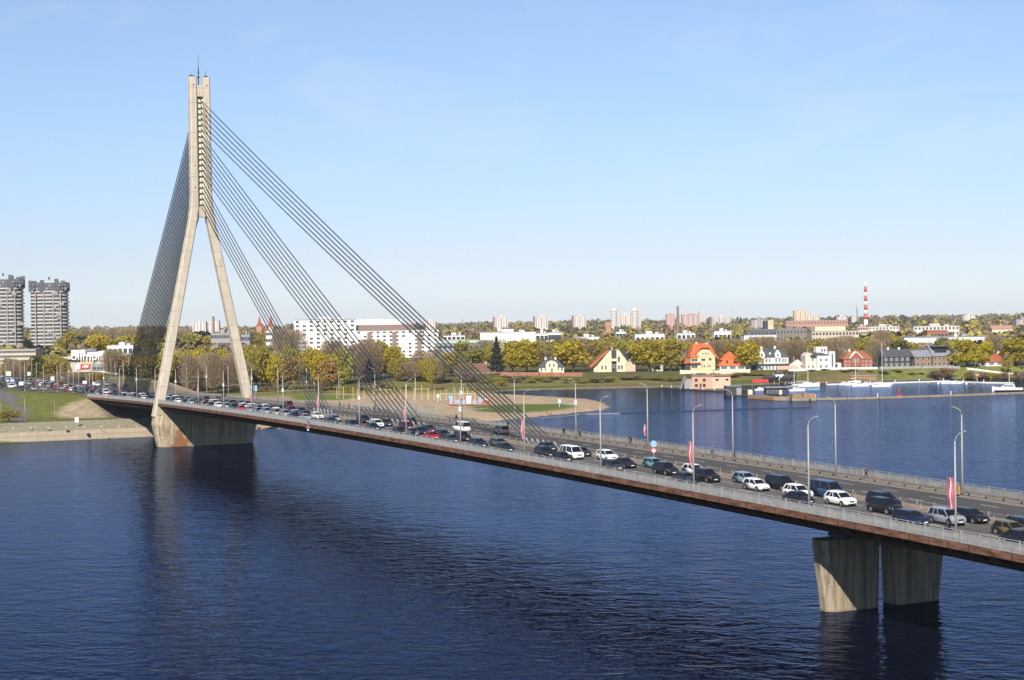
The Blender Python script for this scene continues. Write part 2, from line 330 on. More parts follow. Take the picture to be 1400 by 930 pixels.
# line that parts the high island bank (behind the inlet) from the low beach and park
BANKA = np.array(g2(640, 537)); BANKD = np.array(g2(1400, 519))-BANKA; BANKD /= np.linalg.norm(BANKD); BANKN = np.array([-BANKD[1], BANKD[0]])
def height(P):
    P = np.asarray(P, float).reshape(-1, 2); s = sdist(P, SHORE); x, y = P[:, 0], P[:, 1]
    back = (P-BANKA)@BANKN                      # > 0 behind the bank line
    along = (P-BANKA)@BANKD
    isl = ss(back, -22, -8)*ss(along, -60, -10)
    low = np.minimum(s*.09, 1.3)+.9*ss(s, 12, 60)
    far_right = ss(along, 130, 220); b1 = .75+2.4*np.clip((s-3)/50, 0, 1)+2.5*ss(s, 53, 76); b2 = .75+4.9*ss(s, 2.5, 17)
    bank = np.where(s < 2.5, s*.3, b1*(1-far_right)+b2*far_right)
    bank = np.minimum(bank, 5.6)
    quay = 3.0+2.0*ss(-47-x, 2, 12)
    ql = ss(-y, -34, -20)                        # left (upstream) quay
    h = low*(1-isl)+bank*isl
    h = np.where(s > 0, h*(1-ql)+quay*ql, -2.5)
    h = np.where((s > 0), np.maximum(h, 3.0*ss(s, 150, 320)+h*.4), h)
    pd = -sdist(P, PLAT); top = 11.15-ss(-x, 200, 700)*3.5
    k = np.clip(1-np.maximum(pd, 0)/23., 0, 1); h = np.where(s > 1.5, h+(np.maximum(top, h)-h)*k, h)
    far = sqrt_(x, y); h = np.where(s > 0, h+5*ss(far, 900, 1500)*ss(-y, -700, 200)+3*ss(far, 1500, 2500)+13*ss(far, 1800, 4800), h)
    return h
def sqrt_(x, y): return np.hypot(x-CX, y-CY)
def hz(x, y): return float(height([(x, y)])[0])
def axis(lo, a, b, hi, st, g=1.13):
    c = list(np.arange(a, b, st)); r = []; d = st; x = c[-1]
    while x < hi: d *= g; x += d; r.append(x)
    l = []; d = st; x = c[0]
    while x > lo: d *= g; x -= d; l.append(x)
    return np.array(l[::-1]+c+r)
SAND, DIRT, GRASS, PATH, BROWN = (.39, .29, .18), (.28, .18, .11), (.10, .105, .025), (.36, .31, .24), (.17, .125, .055)
def make_ground():
    xs = axis(-19000, -330, -28, 2600, 3.); ys = axis(-2400, -110, 560, 15500, 3.)
    X, Y = np.meshgrid(xs, ys, indexing='ij'); P = np.stack([X.ravel(), Y.ravel()], 1); Z = height(P)
    nx, ny = len(xs), len(ys); idx = np.arange(nx*ny).reshape(nx, ny)
    F = np.stack([idx[:-1, :-1], idx[1:, :-1], idx[1:, 1:], idx[:-1, 1:]], -1).reshape(-1, 4)
    keep = Z[F].max(1) > -2.4; F = F[keep]
    me = bpy.data.meshes.new('ground'); me.from_pydata(np.column_stack([P, Z]).tolist(), [], F.tolist())
    # what covers the ground where: sand, lawn, paths (a property of the place)
    s = sdist(P, SHORE); x, y = P[:, 0], P[:, 1]; C = np.tile(np.array(GRASS), (len(P), 1)); n = RNG.random(len(P))
    def put(mask, c, k=1.):
        mk = np.clip(mask, 0, 1)[:, None]*k; C[:] = C*(1-mk)+np.array(c)*mk
    back = (P-BANKA)@BANKN
    beach = (ss(s, -1, 1))*ss(-np.abs(y-150), -135, -118)*(back < -6)*(x > -330)
    put(beach, SAND)
    put(beach*ss(-x, 215, 240), (.30, .22, .10)); put(beach*ss(-x, 250, 270), GRASS)
    G1 = [g2(650, 563, 1.5), g2(700, 564, 1.5), g2(760, 559, 1.5), g2(792, 555, 1.5), g2(770, 552, 1.5), g2(700, 554, 1.5), g2(640, 558, 1.5)]
    put(ss(sdist(P, G1), -1, 2), (.10, .13, .025))
    G2 = [g2(395, 548, 2), g2(470, 548, 2), g2(500, 542, 2), g2(395, 538, 2)]; put(ss(sdist(P, G2), -1, 3), (.13, .16, .03))
    put(ss(sdist(P, [g2(380, 575, 1), g2(600, 575, 1), g2(600, 556, 2), g2(380, 551, 2)]), -1, 2), (.33, .30, .24))     # paving by the bridge
    put((back > -22)*ss(s, 14, 20)*(back < 60)*1., (.18, .175, .055), .85)
    put((back > -22)*(back < 60)*ss((P-BANKA)@BANKD, 210, 260)*(s > 2), (.165, .175, .045), .95)
    put((back > -14)*(s < 45)*(s > 0)*((P-BANKA)@BANKD < 230)*np.clip(.5+.6*np.sin(x*.06+y*.035)+.4*np.sin(x*.21), 0, 1), BROWN, .8)
    put((back > -14)*(s < 2.2)*(s > -1)*1., (.18, .15, .11), .9)
    put((back > 60)*1., (.10, .095, .04), .8); put((x < -340)*1., (.11, .10, .04), .8)
    # left bank: lawn, stony cone by the abutment, footpath and slip road
    lb = (x > -250)*(y < -12)*1.
    put(lb, (.125, .13, .03))
    put(ss(13-np.hypot(x+88, y+14), -2, 2)*lb, (.33, .26, .17))
    put((x > -104)*(y > -14)*(y < 16)*1., (.16, .14, .11))
    for pl, wd, c in (([g2(-10, 580, 5), g2(60, 582.5, 5), g2(105, 581, 5), g2(150, 579, 5)], 1.3, PATH), ([g2(-60, 541, 6), g2(0, 556, 5), g2(30, 568, 5), g2(25, 579, 5), g2(-60, 590, 5)], 2.2, (.13, .12, .115))):
        dd = np.full(len(P), 1e9)
        for a, b in zip(pl[:-1], pl[1:]):
            a = np.array(a); b = np.array(b); ab = b-a; tt = np.clip(((P-a)@ab)/(ab@ab), 0, 1); dd = np.minimum(dd, np.hypot(*(P-a-tt[:, None]*ab).T))
        put((dd < wd)*1., c)
    put(ss(sdist(P, PLAT), -1, 1)*((y > -9)+0.)*(y < 40)*(x > -420), (.14, .13, .07))
    col = me.color_attributes.new('cover', 'FLOAT_COLOR', 'POINT')
    C *= (1+.16*(n-.5))[:, None]
    col.data.foreach_set('color', np.column_stack([C, np.ones(len(P))]).ravel())
    m = bpy.data.materials.new('ground_cover'); m.use_nodes = True; t = m.node_tree; b = t.nodes['Principled BSDF']; L = t.links.new
    b.inputs['Roughness'].default_value = .95; b.inputs['Specular IOR Level'].default_value = .1
    at = t.nodes.new('ShaderNodeAttribute'); at.attribute_name = 'cover'
    tc = t.nodes.new('ShaderNodeTexCoord'); n1 = t.nodes.new('ShaderNodeTexNoise'); n1.inputs['Scale'].default_value = .35; n1.inputs['Detail'].default_value = 8; n1.inputs['Roughness'].default_value = .75
    L(tc.outputs['Object'], n1.inputs['Vector'])
    mr = t.nodes.new('ShaderNodeMapRange'); mr.inputs['From Min'].default_value = .3; mr.inputs['From Max'].default_value = .7; mr.inputs['To Min'].default_value = .65; mr.inputs['To Max'].default_value = 1.35
    L(n1.outputs[0], mr.inputs[0]); hs = t.nodes.new('ShaderNodeHueSaturation'); L(mr.outputs[0], hs.inputs['Value']); L(at.outputs['Color'], hs.inputs['Color']); L(hs.outputs[0], b.inputs['Base Color'])
    bp = t.nodes.new('ShaderNodeBump'); bp.inputs['Strength'].default_value = .6; bp.inputs['Distance'].default_value = .4; L(n1.outputs[0], bp.inputs['Height']); L(bp.outputs[0], b.inputs['Normal'])
    me.materials.append(m); me.polygons.foreach_set('use_smooth', [True]*len(F)); me.update()
    tag(link('ground', me), kind='structure')
make_ground()

def strip(name, pts, wid, zoff, m, kind='structure', step=6.):
    "road laid on the ground: centre line pts (x, y), draped on the terrain"
    P = []
    for a, b in zip(pts[:-1], pts[1:]):
        a = np.array(a, float); b = np.array(b, float); n = max(1, int(np.linalg.norm(b-a)/step)); P += [a+(b-a)*i/n for i in range(n)]
    P.append(np.array(pts[-1], float)); vs = []; fs = []
    for i, p in enumerate(P):
        t = P[min(i+1, len(P)-1)]-P[max(i-1, 0)]; t /= np.linalg.norm(t); nn = np.array([-t[1], t[0]])
        for k in range(5):
            q = p+nn*wid*(k/4-.5); vs.append((q[0], q[1], hz(*q)+zoff))
    for i in range(len(P)-1):
        for k in range(4): fs.append((i*5+k, (i+1)*5+k, (i+1)*5+k+1, i*5+k+1))
    o = MB().add(vs, fs).build(name, m); return tag(o, kind=kind)
strip('approach_road', [(-104, -6.4), (-150, -7), (-260, -9), (-420, -13), (-700, -20)], 13, .12, M_ASPH)
strip('approach_road', [(-104, 6.4), (-150, 8), (-260, 14), (-420, 30), (-700, 44)], 11, .12, M_ASPF)
strip('slip_road', [(-150, -16), (-200, -24), (-300, -34), (-480, -46)], 8, .12, M_ASPH)

def quay():
    r = empty('quay_wall', (-47, -30, 0), 0, 'pale stone quay wall with sloped stone bank along the left shore', 'quay wall')
    mb = MB(); L = [(-60, -300), (-47, -52), (-45, -7), (-46.5, 14)]
    L = [(-47, -400), (-47, -52), (-45.2, -7), (-47, 14), (-56, 33)]
    for a, b in zip(L[:-1], L[1:]):
        n = max(1, int(np.hypot(b[0]-a[0], b[1]-a[1])/12))
        for i in range(n):
            p = np.array(a)+(np.array(b)-a)*i/n; q = np.array(a)+(np.array(b)-a)*(i+1)/n
            mb.hexa([(p[0]-2.2+47, p[1]+30, -2.5), (p[0]+.5+47, p[1]+30, -2.5), (q[0]+.5+47, q[1]+30, -2.5), (q[0]-2.2+47, q[1]+30, -2.5),
                     (p[0]-2.2+47, p[1]+30, 3.1), (p[0]+.1+47, p[1]+30, 3.1), (q[0]+.1+47, q[1]+30, 3.1), (q[0]-2.2+47, q[1]+30, 3.1)])
    mb.build('wall', M_QUAY, r)
    mb = MB()
    for a, b in zip(L[:3], L[1:4]):
        n = max(1, int(np.hypot(b[0]-a[0], b[1]-a[1])/12))
        for i in range(n):
            p = np.array(a)+(np.array(b)-a)*i/n; q = np.array(a)+(np.array(b)-a)*(i+1)/n
            mb.hexa([(p[0]-14+47, p[1]+30, 2.0), (p[0]-1.6+47, p[1]+30, 2.0), (q[0]-1.6+47, q[1]+30, 2.0), (q[0]-14+47, q[1]+30, 2.0),
                     (p[0]-13+47, p[1]+30, 5.3), (p[0]-1.6+47, p[1]+30, 3.15), (q[0]-1.6+47, q[1]+30, 3.15), (q[0]-13+47, q[1]+30, 5.3)])
    mb.build('stone_bank', mat('mossy_stone_bank', (.20, .18, .12), .9, .1, col2=(.33, .29, .20), scale=.8), r)
    bk = MB().box(-.5, .5, -.5, .5, 0, 1.1)
    for k in range(9):
        v = 580-.3*k; p = g2(18+k*24, 586.5-.35*k, 3.9)
        b = empty('stone_bollard', (p[0], p[1], 3.6), 0, None, 'bollard', 'pale stone blocks along the sloped quay bank'); b['label'] = f'small pale stone block on the sloped quay bank, {["first", "second", "third", "fourth", "fifth", "sixth", "seventh", "eighth", "ninth"][k]} from the left'
        MB().box(-.4, .4, -.4, .4, 0, .8).box(-.3, .3, -.3, .3, .8, .95).build('block', M_QUAY, b)
quay()
# ------------------------------------------------------------------ the bridge
X0, X1 = -104., 490.
XS = list(np.arange(X0, X1+.1, 4.5)) ; XS[-1] = X1
BR = empty('cable_stayed_bridge', (0, 0, 0), 0, 'long cable-stayed road bridge with one tall A-shaped concrete pylon', 'bridge')
def sweep(name, poly, m, parent=BR, xs=None, smooth=False):
    "poly in (y, dz), swept along the cambered deck"
    xs = xs or XS
    mb = MB().loft([[(x, y, zd(x)+dz) for y, dz in poly] for x in xs]); return mb.build(name, m, parent, smooth)
sweep('deck_slab', [(-14.1, -.06), (14.1, -.06), (14.1, -.55), (10.5, -.95), (-10.5, -.95), (-14.1, -.55)], M_GIRD)
o = sweep('girder', [(-12.3, -.75), (12.3, -.75), (11.9, -2.0), (8.4, -3.0), (-8.4, -3.0), (-11.9, -2.0)], M_GIRD)
for s in (-1, 1): sweep('edge_beam', [(s*14.0, .02), (s*14.38, .02), (s*14.38, -.72), (s*14.30, -.72), (s*14.25, -.60), (s*14.0, -.60)][::s], M_RUST)
# cross ribs under the cantilevers
mb = MB()
for x in np.arange(-98, 488, 3.0):
    z = zd(x)
    for s in (-1, 1): mb.box(x-.05, x+.05, s*14.42-.05, s*14.42+.05, z-.70, z-.02); mb.hexa([(x-.1, s*11.8, z-1.9), (x+.1, s*11.8, z-1.9), (x+.1, s*13.9, z-1.0), (x-.1, s*13.9, z-1.0), (x-.1, s*11.8, z-.9), (x+.1, s*11.8, z-.9), (x+.1, s*13.9, z-.56), (x-.1, s*13.9, z-.56)])
tag(mb.build('cross_rib', M_GIRD, BR), kind='stuff')
sweep('carriageway', [(-11.6, -.05), (-1.25, -.05), (-1.25, .02), (-11.6, .02)], M_ASPH)
sweep('carriageway', [(1.25, -.05), (11.4, -.05), (11.4, .02), (1.25, .02)], M_ASPF)
sweep('sidewalk', [(-13.98, -.04), (-11.62, -.04), (-11.62, .17), (-13.98, .17)], M_WALK)
sweep('sidewalk', [(11.42, -.04), (13.98, -.04), (13.98, .17), (11.42, .17)], M_WALK)
sweep('median', [(-1.22, -.04), (1.22, -.04), (1.22, .2), (-1.22, .2)], M_MED)
def lane_line(y, dash):
    mb = MB()
    for x in np.arange(X0+1, X1-1, 9. if dash else 4.5):
        l = 3. if dash else 4.5; z0, z1 = zd(x)+.026, zd(x+l)+.026
        mb.add([(x, y-.08, z0), (x+l, y-.08, z1), (x+l, y+.08, z1), (x, y+.08, z0)], [(0, 1, 2, 3)])
    tag(mb.build('lane_marking', M_PAINT, BR), kind='stuff')
for y, d in ((-8.05, 1), (-4.65, 1), (-1.75, 0), (-11.2, 0), (4.6, 1), (8.0, 1), (1.75, 0), (11.0, 0)): lane_line(y, d)
# railings: slatted panels, taller posts, thin top rail
def railing(y, m, name):
    s = 1 if y > 0 else -1
    mb = MB(); x = X0+.2
    while x < X1-.4:
        z = zd(x); mb.box(x, x+.20, y-.02, y+.02, z+.06, z+1.0); x += .31
    tag(mb.build('railing_slat', m, r := empty(name, (0, 0, 0)), ), kind='stuff'); r.parent = BR
    mb = MB(); x = X0+.1
    while x < X1-.2:
        z = zd(x); mb.box(x, x+.12, y-.06, y+.06, z+.02, z+1.26); mb.box(x-.01, x+.13, y-.07, y+.07, z+1.26, z+1.31); x += 2.7
    tag(mb.build('railing_post', m, r), kind='stuff')
    for a, b in ((.04, .11), (.98, 1.05), (1.22, 1.28)):
        MB().loft([[(x, yy, zd(x)+dz) for yy, dz in ((y-.04, a), (y+.04, a), (y+.04, b), (y-.04, b))] for x in XS]).build('rail', m, r)
railing(-14.2, M_RAIL, 'railing'); railing(14.2, M_RAILF, 'railing')
mb = MB()
for x in np.arange(-100, 486, 3.): mb.box(x-.07, x+.07, 11.5, 11.66, zd(x)+.15, zd(x)+.62)
tag(mb.build('guardrail_post', M_DARK, BR), kind='stuff')
sweep('guardrail', [(11.42, .45), (11.5, .45), (11.5, .78), (11.42, .78)], M_GUARD)
for s in (-1, 1):
    mb = MB()
    for x in np.arange(-100, 486, 3.): mb.box(x-.05, x+.05, s*1.0-.05, s*1.0+.05, zd(x)+.19, zd(x)+.72)
    tag(mb.build('median_post', M_RAIL, BR), kind='stuff')
    sweep('median_rail', [(s*1.0-.03, .5), (s*1.0+.03, .5), (s*1.0+.03, .62), (s*1.0-.03, .62)], M_GUARD)

# pylon: two legs that lean together, twin shafts above, anchor racks between them
PY = empty('pylon', (0, 0, 0)); PY.parent = BR
def leg(s):
    # (z, inner |y|, outer |y|, half thickness)
    st = [(9.0, 12.9, 15.6, 1.75), (13.5, 11.9, 14.6, 1.7), (40, 6.65, 9.25, 1.6), (62, 2.35, 4.75, 1.5), (66, 1.58, 3.95, 1.5), (70, .98, 3.35, 1.48), (74, .95, 3.12, 1.45), (109, .95, 3.0, 1.4)]
    rings = []
    for z, a, b, h in st:
        c = .28; rings.append([(-h, s*(a+c), z), (-h+c, s*a, z), (h-c, s*a, z), (h, s*(a+c), z), (h, s*(b-c), z), (h-c, s*b, z), (-h+c, s*b, z), (-h, s*(b-c), z)][::s])
    return MB().loft(rings)
for s in (-1, 1):
    leg(s).build('leg', M_PYL, PY)
mb = MB().box(-1.2, 1.2, -.96, .96, 67.6, 70.6); mb.build('cross_beam', M_PYL, PY)
mb = MB().box(-1.25, 1.25, -.93, .93, 103.2, 106.6); mb.build('cross_beam', M_PYL, PY)
for s in (-1, 1):
    MB().box(-1.0, -.2, s*2.2-.5, s*2.2+.5, 108.98, 109.6).build('head_cap', M_DARK, PY); MB().box(.3, .8, s*1.6-.3, s*1.6+.3, 108.98, 109.35).build('head_cap', M_DARK, PY)
for s in (-1, 1):
    for z in (106.3, 76.0, 82.5): MB().box(1.38, 1.45, s*2.0-.17, s*2.0+.17, z, z+.4).build('hatch', M_DARK, PY)
mb = MB().tube([(-.5, 0, 106.5), (-.5, 0, 112)], .16, 6).tube([(-.5, 0, 112), (-.5, 0, 115.6)], .07, 5).box(-.8, -.2, -.3, .3, 108.9, 109.3).tube([(-.5, -.6, 110.5), (-.5, .6, 110.5)], .05, 4)
mb.tube([(.4, 1.9, 109), (.4, 1.9, 111)], .05, 4).tube([(.5, -2.4, 109), (.5, -2.4, 110.3)], .04, 4); mb.build('antenna', M_DARK, PY)
ZA = [102.6-1.68*i for i in range(20)]
M_RACK = mat('white_anchor_steel', (.66, .62, .52), .7, .3, var=.15, scale=1.)
mb = MB().box(-.35, -.10, -.93, .93, 70.7, 103.2); mb.box(-.75, .55, -.94, -.72, 70.7, 103.2).box(-.75, .55, .72, .94, 70.7, 103.2)
mb.build('rack_frame', M_RACK, PY)
for z in ZA:
    o = MB().hexa([(-.1, -.7, z-.95), (.62, -.7, z-.95), (.62, .7, z-.95), (-.1, .7, z-.95), (-.1, -.7, z+.0), (.30, -.7, z+.05), (.30, .7, z+.05), (-.1, .7, z+.0)]).build('anchor_block', M_RACK, PY)
# cables
XG = [227.8-2.15*i for i in range(6)] + [170.5-2.9*i for i in range(8)] + [114.5-2.5*i for i in range(6)]
for i, z in enumerate(ZA):
    x = XG[i]
    for dy in ((0,) if i < 14 else (0,)):
        p0 = Vector((1.0, dy, z-.3)); p1 = Vector((x, dy, zd(x)+.25)); pts = []
        n = 8; sag = (p1-p0).length*.0035
        for k in range(n+1):
            f = k/n; q = p0.lerp(p1, f); q.z -= 4*sag*f*(1-f); pts.append(q)
        MB().tube(pts, .13, 6).build('stay_cable', M_CABLE, BR, True)
    MB().tube([p1+Vector((0, 0, -.3)), p1+(p0-p1).normalized()*2.2], .2, 7).build('cable_socket', M_STEEL, BR)
    xb = -112+1.85*i
    for dy in (-.42, .42):
        p0 = Vector((-1.1, dy, z-.3)); p1 = Vector((xb, dy, zd(xb)+.1)); MB().tube([p0, p0.lerp(p1, .5)-Vector((0, 0, .3)), p1], .145, 5).build('back_stay_cable', M_CABLE, BR, True)
for f in (.35, .62):                       # clamp bars across the near group
    mb = MB()
    a = [Vector((1, 0, ZA[i]-.3)).lerp(Vector((XG[i], 0, zd(XG[i])+.25)), f+.006*i)-Vector((0, 0, .8)) for i in range(6)]
# piers
PP = empty('pylon_pier', (0, 0, 0)); PP.parent = BR
def ring(hx, hy, nose, z, nx=.45): return [(hx, -hy, z), (hx*nx, -hy-nose, z), (-hx*nx, -hy-nose, z), (-hx, -hy, z), (-hx, hy, z), (-hx*nx, hy+nose, z), (hx*nx, hy+nose, z), (hx, hy, z)][::-1]
MB().loft([ring(3.0, 12.6, 1.6, -3), ring(3.0, 12.6, 1.6, 0), ring(3.5, 13.4, 2.2, 6.6), ring(3.1, 13.2, 1.9, 9.4)]).build('pier_body', M_PIERS, PP)
for s in (-1, 1):
    st = [(9.38, 7.0, 14.9, 3.0), (10.4, 9.0, 14.85, 2.9), (12.1, 10.6, 14.8, 2.6)]
    MB().loft([[(h, s*a, z), (h, s*(b-.8), z), (h*.4, s*b, z), (-h*.4, s*b, z), (-h, s*(b-.8), z), (-h, s*a, z)][::s] for z, a, b, h in st]).build('pier_shoulder', M_PIER, PP)
MB().box(-1.6, 1.6, -6.5, -4.5, 9.4, zd(0)-3.0).build('bearing', M_DARK, PP); MB().box(-1.6, 1.6, 4.5, 6.5, 9.4, zd(0)-3.0).build('bearing', M_DARK, PP)
for s in (-1, 1):
    P2 = empty('river_pier', (311.3, 0, 0)); P2.parent = BR
    def tr(z, a, b, hx, c=.9): return [(hx, s*a, z), (hx, s*(b-c), z), (hx*.35, s*b, z), (-hx*.35, s*b, z), (-hx, s*(b-c), z), (-hx, s*a, z)][::s]
    MB().loft([tr(-3, 1.5, 8.5, 1.3), tr(0, 1.45, 8.6, 1.35), tr(7.9, 1.25, 9.7, 1.5), tr(8.6, 1.25, 9.7, 1.5)]).build('pier_shaft', M_PIERR, P2)
    MB().box(-1.3, 1.3, s*5-1.4, s*5+1.4, 8.58, 9.75).box(-1.5, 1.5, s*5-1.6, s*5+1.6, 8.7, 9.1).build('bearing', M_DARK, P2)
MB().box(311.3-1.1, 311.3+1.1, -1.3, 1.3, 7.4, 8.5).build('pier_tie', M_PIERR, BR)
# abutment
AB = empty('abutment', (-104, 0, 0)); AB.parent = BR
MB().box(-4, 0, -15.4, 15.4, 3, zd(-104)-.9).box(-6, -4, -14.9, 14.9, 3, zd(-104)-.1).build('abutment_wall', M_ABUT, AB)
for s in (-1, 1): MB().prismY([(0, 3.0), (22, 3.0), (20, 4.6), (0, zd(-104)-1.0)], s*15.0-.7, s*15.0+.7).build('wing_wall', mat('pale_wing_wall', (.47, .38, .27), .85, .2, var=.2, scale=.4), AB)
MB().box(48, 49, -12, 14, 2.0, 9).build('inner_wall', M_ABUT, AB) if False else None

# ------------------------------------------------------------------ trees
def crown_mesh(kind, seed, n):
    r = np.random.default_rng(seed); V = []; F = []
    if kind == 'conifer':
        z = r.random(n)**.8; z = .1+.9*z; rad = .5*(1.03-z)*(.35+.65*np.sqrt(r.random(n)))*(1+.25*np.sin(z*40)); a = r.random(n)*2*pi
        P = np.stack([rad*np.cos(a), rad*np.sin(a), z], 1); sz = .05
    else:
        nl = {'round': 11, 'wide': 14, 'tall': 12, 'shrub': 7}[kind]; c = []
        for i in range(nl):
            a = r.random()*2*pi; q = r.random(); zz = {'shrub': .35+.35*r.random()}.get(kind, .27+.53*r.random())
            wv = .31*np.sqrt(max(.15, 1-((zz-.50)/.42)**2)); c.append((wv*q**.5*cos(a)*1.05, wv*q**.5*sin(a)*1.05, zz, .13+.10*r.random()))
        c.append((0, 0, .80 if kind != 'shrub' else .6, .16))
        P = []; per = n//len(c)+1
        for x, y, z, s in c:
            d = r.normal(size=(per, 3)); d /= np.linalg.norm(d, axis=1)[:, None]; rr = s*(.55+.5*r.random(per)**.6)[:, None]
            P.append(np.array([x, y, z])+d*rr*np.array([1.15, 1.15, .85]))
        P = np.concatenate(P)[:n]; P += r.normal(size=P.shape)*.012; sz = .036
    n = len(P); nr = r.normal(size=(n, 3)); nr[:, 2] += .5; nr /= np.linalg.norm(nr, axis=1)[:, None]
    t = np.cross(nr, r.normal(size=(n, 3))); t /= np.linalg.norm(t, axis=1)[:, None]; b = np.cross(nr, t); s = sz*(.6+.8*r.random(n))[:, None]
    return P, t*s, b*s*.8
def quads_mesh(name, P, T, B, m, extra=None):
    n = len(P); V = np.stack([P-T-B*.3, P+T*.2-B, P+T+B*.3, P-T*.2+B], 1).reshape(-1, 3); F = np.arange(4*n).reshape(-1, 4)
    me = bpy.data.meshes.new(name); me.vertices.add(4*n); me.vertices.foreach_set('co', V.ravel()); me.loops.add(4*n); me.loops.foreach_set('vertex_index', F.ravel())
    me.polygons.add(n); me.polygons.foreach_set('loop_start', np.arange(0, 4*n, 4)); me.polygons.foreach_set('loop_total', np.full(n, 4)); me.materials.append(m); me.update(calc_edges=True); me.validate()
    return me
def twig_mesh(name, seed, m, n=1500):
    "bare crown: a haze of fine upright twigs on forking boughs"
    r = np.random.default_rng(seed); a = r.random(n)*2*pi; q = np.sqrt(r.random(n)); z = .16+.82*r.random(n); w = .47*np.sqrt(np.clip(1-((z-.58)/.46)**2, .05, 1))
    P = np.stack([q*w*np.cos(a), q*w*np.sin(a), z], 1); d = P-np.array([0, 0, .12]); d /= np.linalg.norm(d, axis=1)[:, None]; d += r.normal(size=d.shape)*.28
    s = (.025+.04*r.random(n))[:, None]; T = d*s; nn = np.cross(d, r.normal(size=d.shape)); nn /= np.linalg.norm(nn, axis=1)[:, None]; B = nn*(.0045+.004*r.random(n))[:, None]
    return quads_mesh(name, P, T, B, m)
def trunk_mesh(seed, lean=.02, boughs=6, top=.62, r0=.022):
    r = random.Random(seed); mb = MB(); mb.tube([(0, 0, -.03), (lean*r.uniform(-1, 1), lean*r.uniform(-1, 1), .28), (lean*r.uniform(-1, 1), 0, top)], [r0, r0*.75, r0*.3], 6)
    for i in range(boughs):
        a = i*2*pi/boughs+r.uniform(-.4, .4); z = r.uniform(.22, .42); l = r.uniform(.2, .32)
        mb.tube([(0, 0, z), (cos(a)*l*.5, sin(a)*l*.5, z+.14), (cos(a)*l, sin(a)*l, z+.36)], [r0*.5, r0*.35, r0*.12], 4)
    me = bpy.data.meshes.new('trunk'); me.from_pydata(mb.v, [], mb.f); me.materials.append(M_TRUNK); me.update(); return me
TRUNKS = [trunk_mesh(i) for i in range(3)]; BARETR = [trunk_mesh(20+i, .03, 9, .8, .018) for i in range(2)]; CONTR = trunk_mesh(40, 0, 0, .95, .016)
SHTR = trunk_mesh(50, .02, 5, .4, .03)
CM = {}
def crowns(kind, lm):
    k = (kind, lm)
    if k not in CM:
        L = []
        for i in range(3):
            if kind == 'bare': L.append(twig_mesh('crown', 100+i, LM[lm], 2600))
            else:
                P, T, B = crown_mesh(kind, 200+i*7+len(CM)*31, {'shrub': 900, 'conifer': 1300}.get(kind, 1500)); L.append(quads_mesh('crown', P, T, B, LM[lm]))
        CM[k] = L
    return CM[k]
TREES = []
KN = {'lime': ('maple_tree', 'round', 'yellow-green budding tree', 'tree'), 'limew': ('maple_tree', 'wide', 'broad yellow-green tree', 'tree'), 'olive': ('budding_tree', 'round', 'olive-brown budding tree', 'tree'),
      'bare': ('bare_tree', 'bare', 'bare brown leafless tree', 'tree'), 'green': ('leafy_tree', 'round', 'green leafing tree', 'tree'), 'dark': ('pine_tree', 'round', 'dark evergreen tree', 'tree'),
      'conifer': ('spruce_tree', 'conifer', 'dark pointed spruce', 'tree'), 'orange': ('budding_tree', 'round', 'orange-budding tree', 'tree'), 'shrub': ('shrub', 'shrub', 'brown twiggy shrub', 'shrub'), 'gshrub': ('shrub', 'shrub', 'olive-green shrub', 'shrub')}
KL = {'lime': 'lime', 'limew': 'lime', 'olive': 'olive', 'bare': 'bare', 'green': 'green', 'dark': 'dark', 'conifer': 'dark', 'orange': 'orange', 'shrub': 'brown', 'gshrub': 'olive'}
def tree_at(x, y, w, h, kind, where, label=None):
    nm, shp, desc, cat = KN[kind]; r = empty(nm, (x, y, hz(x, y)-.1), random.uniform(0, 6.28), None, cat, None)
    r.scale = (w, w, h); r['_d'] = 1
    cr = crowns(shp, KL[kind]); link('crown', cr[len(TREES) % 3], r)
    link('trunk', (BARETR[len(TREES) % 2] if shp == 'bare' else CONTR if shp == 'conifer' else SHTR if shp == 'shrub' else TRUNKS[len(TREES) % 3]), r)
    TREES.append((r, kind, where, PX(x, y, 8)[0], label)); return r
def HOR(u): return 451.6-.01529*u
def ZV(u, v, dep): return CH+(HOR(u)-v)*dep/FPX
def tree(u, vt, wpx, kind, dep, where, label=None):
    p = DP(u, 490, dep); x, y = float(p[0]), float(p[1]); h = ZV(u, vt, dep)-hz(x, y); return tree_at(x, y, 1.22*wpx*dep/FPX/.92, max(h, 1.5)/.97, kind, where, label)
def label_trees():
    "name every tree by its look and by its place in the row it stands in"
    groups = {}
    for t in TREES: groups.setdefault((KN[t[1]][2], t[2]), []).append(t)
    W = ['first', 'second', 'third', 'fourth', 'fifth', 'sixth', 'seventh', 'eighth', 'ninth', 'tenth', 'eleventh', 'twelfth', 'thirteenth', 'fourteenth', 'fifteenth', 'sixteenth', 'seventeenth', 'eighteenth', 'nineteenth', 'twentieth']
    for (d, wh), L in groups.items():
        L.sort(key=lambda t: t[3])
        for i, t in enumerate(L):
            lab = t[4] or (f'{d} {wh}' if len(L) == 1 else f'{d} {wh}, {W[i % 20]+" from the left" if i < 20 else W[len(L)-1-i]+" from the right"}')
            t[0]['label'] = lab; del t[0]['_d']
            if len(L) > 1: t[0]['group'] = f'{d}s {wh}'

